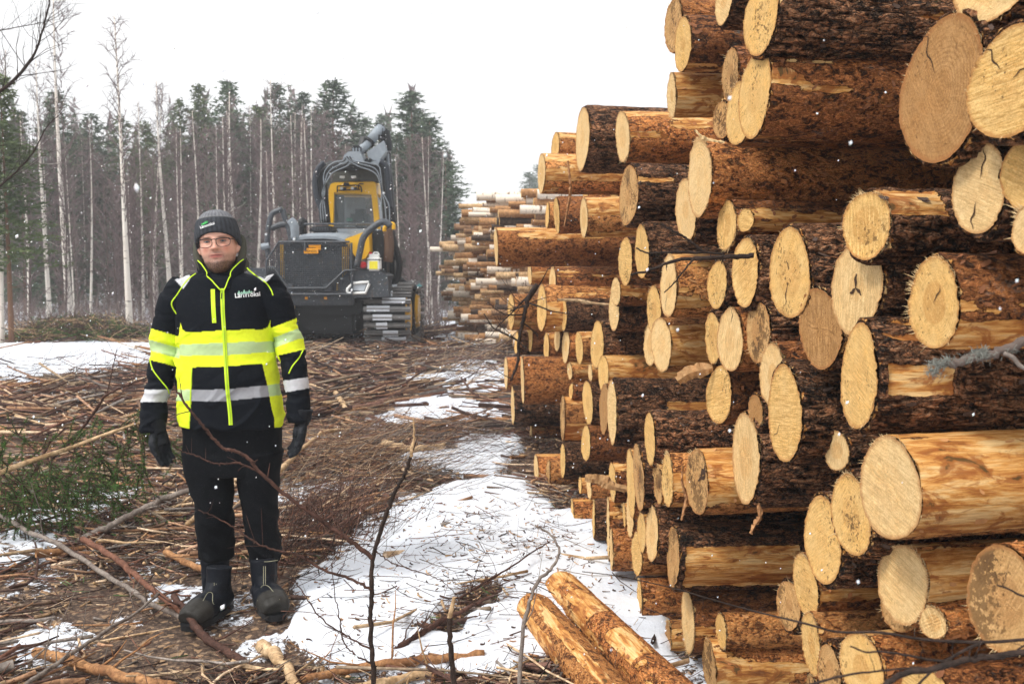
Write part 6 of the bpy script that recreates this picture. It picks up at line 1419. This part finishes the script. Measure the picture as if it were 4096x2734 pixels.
# forked branch standing out of the pile at mid height
for k, (pts, r0, r1, lb) in enumerate(((S2(1900, 900, [(1900, 205), (1760, 215), (1600, 222), (1480, 228), (1330, 250), (1200, 300), (1060, 338)], 2.75), .0075, .003, 'lower prong of the dark forked branch sticking out of the pile'),
        (S2(1900, 900, [(1700, 196), (1520, 182), (1400, 180), (1270, 185), (1170, 186), (1098, 155)], 2.8), .0035, .002, 'middle prong of the dark forked branch sticking out of the pile'),
        (S2(1900, 900, [(1570, 190), (1520, 150), (1470, 108), (1400, 62), (1330, 30), (1280, -10)], 2.8), .0045, .002, 'upper prong of the dark forked branch, crossing the dark log end'),
        (S2(1900, 900, [(1492, 228), (1455, 270), (1400, 338), (1350, 400), (1290, 458)], 2.73), .0032, .0015, 'thin twig hanging from the lower prong before the frayed square end'),
        (S2(1900, 900, [(425, 405), (385, 460), (350, 545), (330, 640), (300, 790), (292, 940), (240, 1060)], 6.0), .016, .007, 'dark crooked branch hanging down at the far left end of the near stack'),
        (S2(1900, 900, [(350, 545), (300, 560), (240, 580)], 6.0), .007, .004, 'short twig on the crooked branch at the far left of the near stack'),
        (S2(1900, 900, [(300, 790), (220, 745), (130, 700), (60, 600)], 6.1), .006, .003, 'thin twig leading left from the crooked hanging branch'))):
    limb('branch', pts, r0, r1, M['branch_black'], lb, 'branch', 'branches sticking out of the near stack', twigs=5 if k < 4 else 9, tl=.05 if k < 4 else .35, seed=160+k, tr=.45)
# lichen covered branch at the right edge
lpts = S2(2996, 900, [(1990, 760), (1875, 792), (1700, 868), (1560, 898), (1400, 938), (1370, 955)], 1.72)
lb_ = limb('lichen_branch', lpts, .0088, .0065, M['bare_trunk'], 'grey branch with tufts of pale lichen, at the right edge before the deep grooved log', 'branch', seed=180)
mb = MB(); mb.tube(curve(S2(2996, 900, [(1740, 872), (1800, 900), (1860, 965), (1990, 1000)], 1.7), 5), .004, 6); o = mb.obj('side_twig', M['twig_grey'], lb_, True)
mb = MB(); R = random.Random(9)
for (a, b, n_, sp_) in ((1590, 880, 260, 60), (1500, 905, 60, 40), (1290, 945, 150, 60), (1260, 1000, 90, 50), (1360, 920, 50, 30), (1780, 850, 40, 40)):
    for i in range(n_):
        p = S(2996+(a+R.gauss(0, sp_*.6))*.5867, 900+(b+R.gauss(0, sp_*.3))*.5867, 1.72+R.gauss(0, .01)); e = Vector((R.gauss(0, 1), R.gauss(-.3, 1), R.gauss(0, 1))).normalized()
        mb.tube([p, p+e*.004+Vector((0, 0, R.gauss(0, .002))), p+e*R.uniform(.006, .012)], [.0007, .0006, .0002], 3, cap=False)
mb.obj('lichen', M['lichen'], lb_)
# loose strips of bark and fibres hanging on the pile
for k, (pts, w_, lb, mt) in enumerate(((S2(1900, 0, [(632, 1095), (645, 1200), (650, 1300), (632, 1420), (608, 1545)], 5.2), .009, 'long bark strip hanging down before the lowest skyline log', 'twig_orange'),
        (S2(1900, 1814, [(1418, 80), (1412, 190), (1440, 290), (1425, 380), (1405, 450)], 3.4), .007, 'stringy bast strip hanging left of the notched yellow log', 'twig_orange'),
        (S2(2996, 1814, [(60, 330), (75, 420), (40, 480), (10, 540)], 2.85), .009, 'fibrous bark strip hanging under the tall slanting end', 'twig_orange'),
        (S2(1900, 900, [(560, 505), (700, 512), (800, 530), (915, 540)], 6.3), .012, 'pale peeled sliver under the long brown log with the thin frayed end', 'twig_tan'),
        (S2(1900, 900, [(1380, 1060), (1450, 1010), (1540, 985), (1620, 970)], 3.55), .03, 'torn orange bark flap under the orange cut pair', 'chip'),
        (S2(1900, 1814, [(750, 160), (860, 175), (930, 215), (1040, 240)], 4.75), .03, 'pale torn bark flap lying over the lower left log ends', 'chip'),
        (S2(1900, 0, [(1500, 885), (1560, 940), (1640, 960), (1700, 970)], 3.55), .007, 'pale wood splinter on top of the thick frayed orange log', 'splinter'))):
    P = curve(pts, 5); mb = MB(); R = random.Random(k+70); n = len(P)
    V = []
    for i, p in enumerate(P):
        wz = w_*(.5+.5*math.sin(math.pi*min(.95, (i+1)/n)))*R.uniform(.7, 1.1); dirv = (P[min(i+1, n-1)]-P[max(0, i-1)]).normalized(); sd_ = dirv.cross(Vector((0, 1, 0))).normalized()
        V += [p+sd_*wz+Vector((0, R.gauss(0, .004), 0)), p+Vector((0, -.004-w_*.15, 0)), p-sd_*wz+Vector((0, R.gauss(0, .004), 0)), p+Vector((0, .002, 0))]
    Fc = [(i*4+j, i*4+(j+1) % 4, (i+1)*4+(j+1) % 4, (i+1)*4+j) for i in range(n-1) for j in range(4)]
    mb.add(V, Fc)
    r0_ = Vector(P[0]); o = link('bark_strip', mb.mesh('bark_strip', M[mt], r0_), None, r0_); tag(o, lb, 'bark strip', 'torn bark and fibres on the near stack')
# uncountable slash: vectorised sticks
def sticks(name, n, sampler, mats, label, cat='slash', nseg=3, sides=4, seed=0, curl=.12):
    Rn = np.random.default_rng(seed); V = []; Fc = []; Mi = []
    c, d, L, r, mi = sampler(Rn, n)      # centre, direction, length, radius, material index
    m = len(c); up = np.tile([0, 0, 1.0], (m, 1)); a = np.cross(d, up); a /= np.linalg.norm(a, axis=1)[:, None]+1e-9; b = np.cross(a, d)
    bend = Rn.normal(0, curl, (m, 2)); ts = np.linspace(-.5, .5, nseg+1); Vs = np.zeros((m, nseg+1, sides, 3))
    for i, t in enumerate(ts):
        off = (t*t-.08)*L[:, None]; p = c+d*(t*L)[:, None]+a*bend[:, :1]*off+b*np.abs(bend[:, 1:])*off*.6+Rn.normal(0, 1, (m, 3))*(.012*L)[:, None]*.6
        rr = r*(1-.55*(t+.5))
        for k in range(sides):
            w_ = 2*math.pi*k/sides; Vs[:, i, k] = p+(a*math.cos(w_)+b*math.sin(w_))*rr[:, None]
    base = (np.arange(m)*(nseg+1)*sides)[:, None]; fl = []
    for i in range(nseg):
        for k in range(sides): fl.append([i*sides+k, i*sides+(k+1) % sides, (i+1)*sides+(k+1) % sides, (i+1)*sides+k])
    if sides == 4: fl.append([3, 2, 1, 0]); fl.append([nseg*4+k for k in range(4)])
    if sides == 6:
        for e0 in (0, nseg*6): fl.append([e0, e0+1, e0+2, e0+3]); fl.append([e0, e0+3, e0+4, e0+5])
    fl = np.array(fl); Fa = (base[:, :, None]+fl[None]).reshape(-1, fl.shape[1]); mi_ = np.repeat(mi, len(fl))
    o = link(name, setmesh(name, Vs.reshape(-1, 3), Fa, mats, mi_, True, attrs={'tint': np.repeat(Rn.uniform(-.65, .45, m), (nseg+1)*sides)})); tag(o, label, cat, kind='stuff'); return o
def mk(ymin, ymax, lmin, lmax, rmin, rmax, probs, layer=.08, xlim=(-1.1, 1.0), snowy=.12, dirn=(1, .15), spread=.5, tilt=.08, power=1.0, xf=None):
    def f(Rn, n):
        ok = []; tot = 0
        C = np.zeros((0, 3))
        while len(C) < n:
            k = n*2; y = ymin*(ymax/ymin)**(Rn.random(k)**power); hx = .56*y+.4
            x = Rn.uniform(-1, 1, k)*hx; lim = (x > -9) & (x < .75+.12*np.maximum(0, 4-y)-.06*(y-4))
            m = snowmask(x, y); cl = fbm(x*.9, y*.9, 0*x, 2, 33); keep = lim & (Rn.random(k) < np.clip((1-1.7*m)*(.6+1.5*cl), snowy*.12, 1))
            if xf is not None: keep &= xf(x, y)
            keep &= ~((np.abs(x+1.18) < .42) & (y > 3.75) & (y < 4.72) & (Rn.random(k) < .72))
            x, y = x[keep], y[keep]; z = gh(x, y)+Rn.random(len(x))**1.6*layer*np.clip(1.15-m[keep], .1, 1); C = np.vstack([C, np.stack([x, y, z], 1)])
        C = C[:n]; an = math.atan2(dirn[1], dirn[0])+.35*fbm(C[:, 0]*.6, C[:, 1]*.6, 0*C[:, 0], 2, 35)+Rn.normal(0, spread, n); el = Rn.normal(0, tilt, n)
        d = np.stack([np.cos(an)*np.cos(el), np.sin(an)*np.cos(el), np.sin(el)], 1); sgn = Rn.choice([-1, 1], n); d *= sgn[:, None]
        L = lmin*(lmax/lmin)**Rn.random(n); r = rmin*(rmax/rmin)**Rn.random(n); C[:, 2] += r
        return C, d, L, r, Rn.choice(len(probs), n, p=np.array(probs)/sum(probs))
    return f
sticks('slash_twigs', 16000, mk(3.3, 9.5, .10, .6, .0011, .0038, (5, 4, 1.8, .8, .6), .07, spread=1.0, tilt=.15), [M['twig_dark'], M['twig_red'], M['twig_grey'], M['twig_tan'], M['twig_orange']], 'tangle of fine twigs covering the clearing in the foreground', nseg=4, seed=1, curl=.5)
sticks('slash_sticks', 2600, mk(3.3, 9.5, .15, .95, .0045, .013, (2.2, 1.8, 2.5, 2.6, 3.0), .08, spread=.75, tilt=.06), [M['twig_dark'], M['twig_red'], M['twig_grey'], M['twig_tan'], M['twig_orange']], 'sticks and peeled branch pieces strewn over the clearing', nseg=5, sides=4, seed=2, curl=.25)
sticks('slash_chunks', 420, mk(3.4, 9.5, .08, .45, .011, .024, (1.5, 1, 2, 3, 3), .05, spread=.8, tilt=.08), [M['twig_dark'], M['twig_red'], M['twig_grey'], M['twig_tan'], M['twig_orange']], 'thick broken branch ends lying in the slash', nseg=4, sides=6, seed=9, curl=.08)
sticks('needle_litter', 9000, mk(3.4, 12, .03, .12, .0012, .0028, (1, 1), .05, spread=2, tilt=.4), [M['needle'], M['twig_dark']], 'green needle sprigs scattered through the slash', nseg=1, seed=10)
sticks('slash_chips', 8000, mk(3.3, 10, .02, .12, .004, .011, (1, .8, .6, 3, 3, 4), .06, spread=2, tilt=.3, snowy=.3), [M['twig_dark'], M['twig_red'], M['twig_grey'], M['twig_tan'], M['twig_orange'], M['chip']], 'bark chips and broken wood bits on the ground', nseg=2, seed=3, curl=.1)
sticks('far_slash', 6000, mk(9, 24, .3, 1.8, .006, .022, (4, 3, 1, 2.4, 3.2), .09, spread=.45, tilt=.08, dirn=(1, 0), snowy=.02), [M['twig_dark'], M['twig_red'], M['twig_grey'], M['twig_tan'], M['twig_orange']], 'slash and poles carpeting the clearing toward the machine', nseg=3, seed=4, curl=.3)
# springy brush between the man and the pile: fine dark red tops
Rn = np.random.default_rng(12)
def brush(name, n, cx, cy, hx, hy, z0, z1, L0, L1, dirn, sp, label, mats, r=(.0012, .003), seed=1):
    def f(Rn, n):
        x = Rn.normal(cx, hx, n); y = Rn.normal(cy, hy, n); z = gh(x, y)+(.045 if name.startswith('snow_') else 0)+z0+(z1-z0)*Rn.random(n)**1.4*np.exp(-((x-cx)/hx/2)**2-((y-cy)/hy/2)**2)
        d = np.array(dirn)[None]+Rn.normal(0, sp, (n, 3))*np.array([1, 1, .6]); d /= np.linalg.norm(d, axis=1)[:, None]
        L = Rn.uniform(L0, L1, n); rr = Rn.uniform(r[0], r[1], n); return np.stack([x, y, z], 1), d, L, rr, Rn.integers(0, len(mats), n)
    return sticks(name, n, f, mats, label, 'brush', nseg=5, seed=seed, curl=.55)
a = onG(830, 1080); brush('brush_tops', 560, a.x, a.y, .36, .7, .02, .3, .3, .9, (.75, .45, .28), .32, 'springy heap of dark red birch tops behind the snow patch', [M['twig_red'], M['twig_dark'], M['twig_grey'], M['twig_tan'], M['twig_orange']], seed=21)
a = onG(730, 1250); brush('brush_tops', 420, a.x, a.y, .2, .3, .02, .3, .2, .6, (.45, .3, .75), .4, 'reddish twigs standing up at the left edge of the snow patch', [M['twig_red'], M['twig_dark']], seed=22)
a = onG(1060, 1040); brush('brush_tops', 230, a.x, a.y, .3, .8, .03, .3, .3, .9, (1, .2, .12), .3, 'dark brush lying against the foot of the near stack', [M['twig_dark'], M['twig_red'], M['twig_grey']], seed=23)
a = onG(1100, 860); brush('brush_tops', 260, a.x, a.y, .6, 1.3, .05, .4, .4, 1.2, (.8, .2, .35), .4, 'pale brown brush heap left of the far end of the near stack', [M['twig_grey'], M['twig_red'], M['twig_dark'], M['twig_tan']], r=(.0025, .006), seed=24)
a = onG(840, 1000); brush('brush_tops', 170, a.x, a.y, .9, 1.1, .02, .2, .3, 1.0, (.9, .25, .2), .35, 'loose dark twigs spread between the man and the brush heap', [M['twig_red'], M['twig_orange'], M['twig_grey'], M['twig_tan']], seed=25)
a = onG(1050, 1290); brush('snow_twigs', 230, a.x, a.y, .5, .8, .002, .03, .08, .5, (1, .2, 0), .45, 'fine twigs lying on the snow patch', [M['twig_dark'], M['twig_red'], M['twig_grey']], r=(.0009, .0024), seed=28); brush('snow_litter', 900, a.x+.12, a.y, .5, .8, .001, .004, .012, .045, (1, .2, 0), 1, 'bark crumbs scattered on the snow patch', [M['twig_dark'], M['twig_orange'], M['chip'], M['twig_red']], r=(.002, .005), seed=29)
a = onG(40, 880); brush('brush_tops', 90, a.x, a.y, 1.2, 1.0, .02, .4, .4, 1.4, (1, .1, .25), .4, 'dark twigs lying over the edge of the snow drift on the left', [M['twig_dark'], M['twig_grey'], M['twig_red']], r=(.003, .006), seed=26)
a = onG(280, 860); brush('brush_tops', 80, a.x, a.y, 1.0, .9, .02, .35, .4, 1.2, (.9, .1, .35), .4, 'reddish twigs spread over the snow drift behind the man', [M['twig_red'], M['twig_dark']], r=(.003, .005), seed=27)
# falling snow, everywhere in the air
Rn = np.random.default_rng(77); n = 11000
y = 1.0+19*Rn.random(n)**.75; x = Rn.uniform(-.62, .62, n)*(y+1.2); z = Rn.uniform(0, 1, n)*(1.6+.42*y); 
r = Rn.uniform(.001, .0024, n)*np.where(Rn.random(n) < .12, 1.7, 1)*(1+.05*y); ax = np.stack([.45+Rn.normal(0, .3, n), Rn.normal(0, .3, n), 1+0*x], 1); ax /= np.linalg.norm(ax, axis=1)[:, None]
b1 = np.cross(ax, [0, 1, 0]); b1 /= np.linalg.norm(b1, axis=1)[:, None]; b2 = np.cross(ax, b1); C = np.stack([x, y, z], 1); el = Rn.uniform(1.0, 2.0, n)
V = np.stack([C+ax*(r*el)[:, None], C-ax*(r*el)[:, None], C+b1*r[:, None], C+b2*r[:, None], C-b1*r[:, None], C-b2*r[:, None]], 1).reshape(-1, 3)
fl = np.array([(0, 2, 3), (0, 3, 4), (0, 4, 5), (0, 5, 2), (1, 3, 2), (1, 4, 3), (1, 5, 4), (1, 2, 5)]); Fa = ((np.arange(n)*6)[:, None, None]+fl[None]).reshape(-1, 3)
q = N('snowflake'); q.b.inputs['Subsurface Weight'].default_value = .3; fm = q.fin((.95, .96, 1), .8)
tag(link('falling_snow', setmesh('falling_snow', V, Fa, [fm])), 'snowflakes drifting through the air', 'snow', kind='stuff')
# ---------------------------------------------------------------- the snowy air
mb = MB(); mb.box(-130, 95, -3, 118, -6, 18.5, 0); hz = mb.obj('haze', [], None); tag(hz, 'snowy haze in the air', 'haze', kind='stuff')
hm = bpy.data.materials.new('haze'); hm.use_nodes = True; t_ = hm.node_tree; t_.nodes.clear(); vo = t_.nodes.new('ShaderNodeVolumePrincipled'); oo = t_.nodes.new('ShaderNodeOutputMaterial')
vo.inputs['Color'].default_value = (.9, .93, .97, 1); vo.inputs['Density'].default_value = .0029; vo.inputs['Anisotropy'].default_value = 0.0; t_.links.new(vo.outputs[0], oo.inputs['Volume']); hz.data.materials.append(hm)
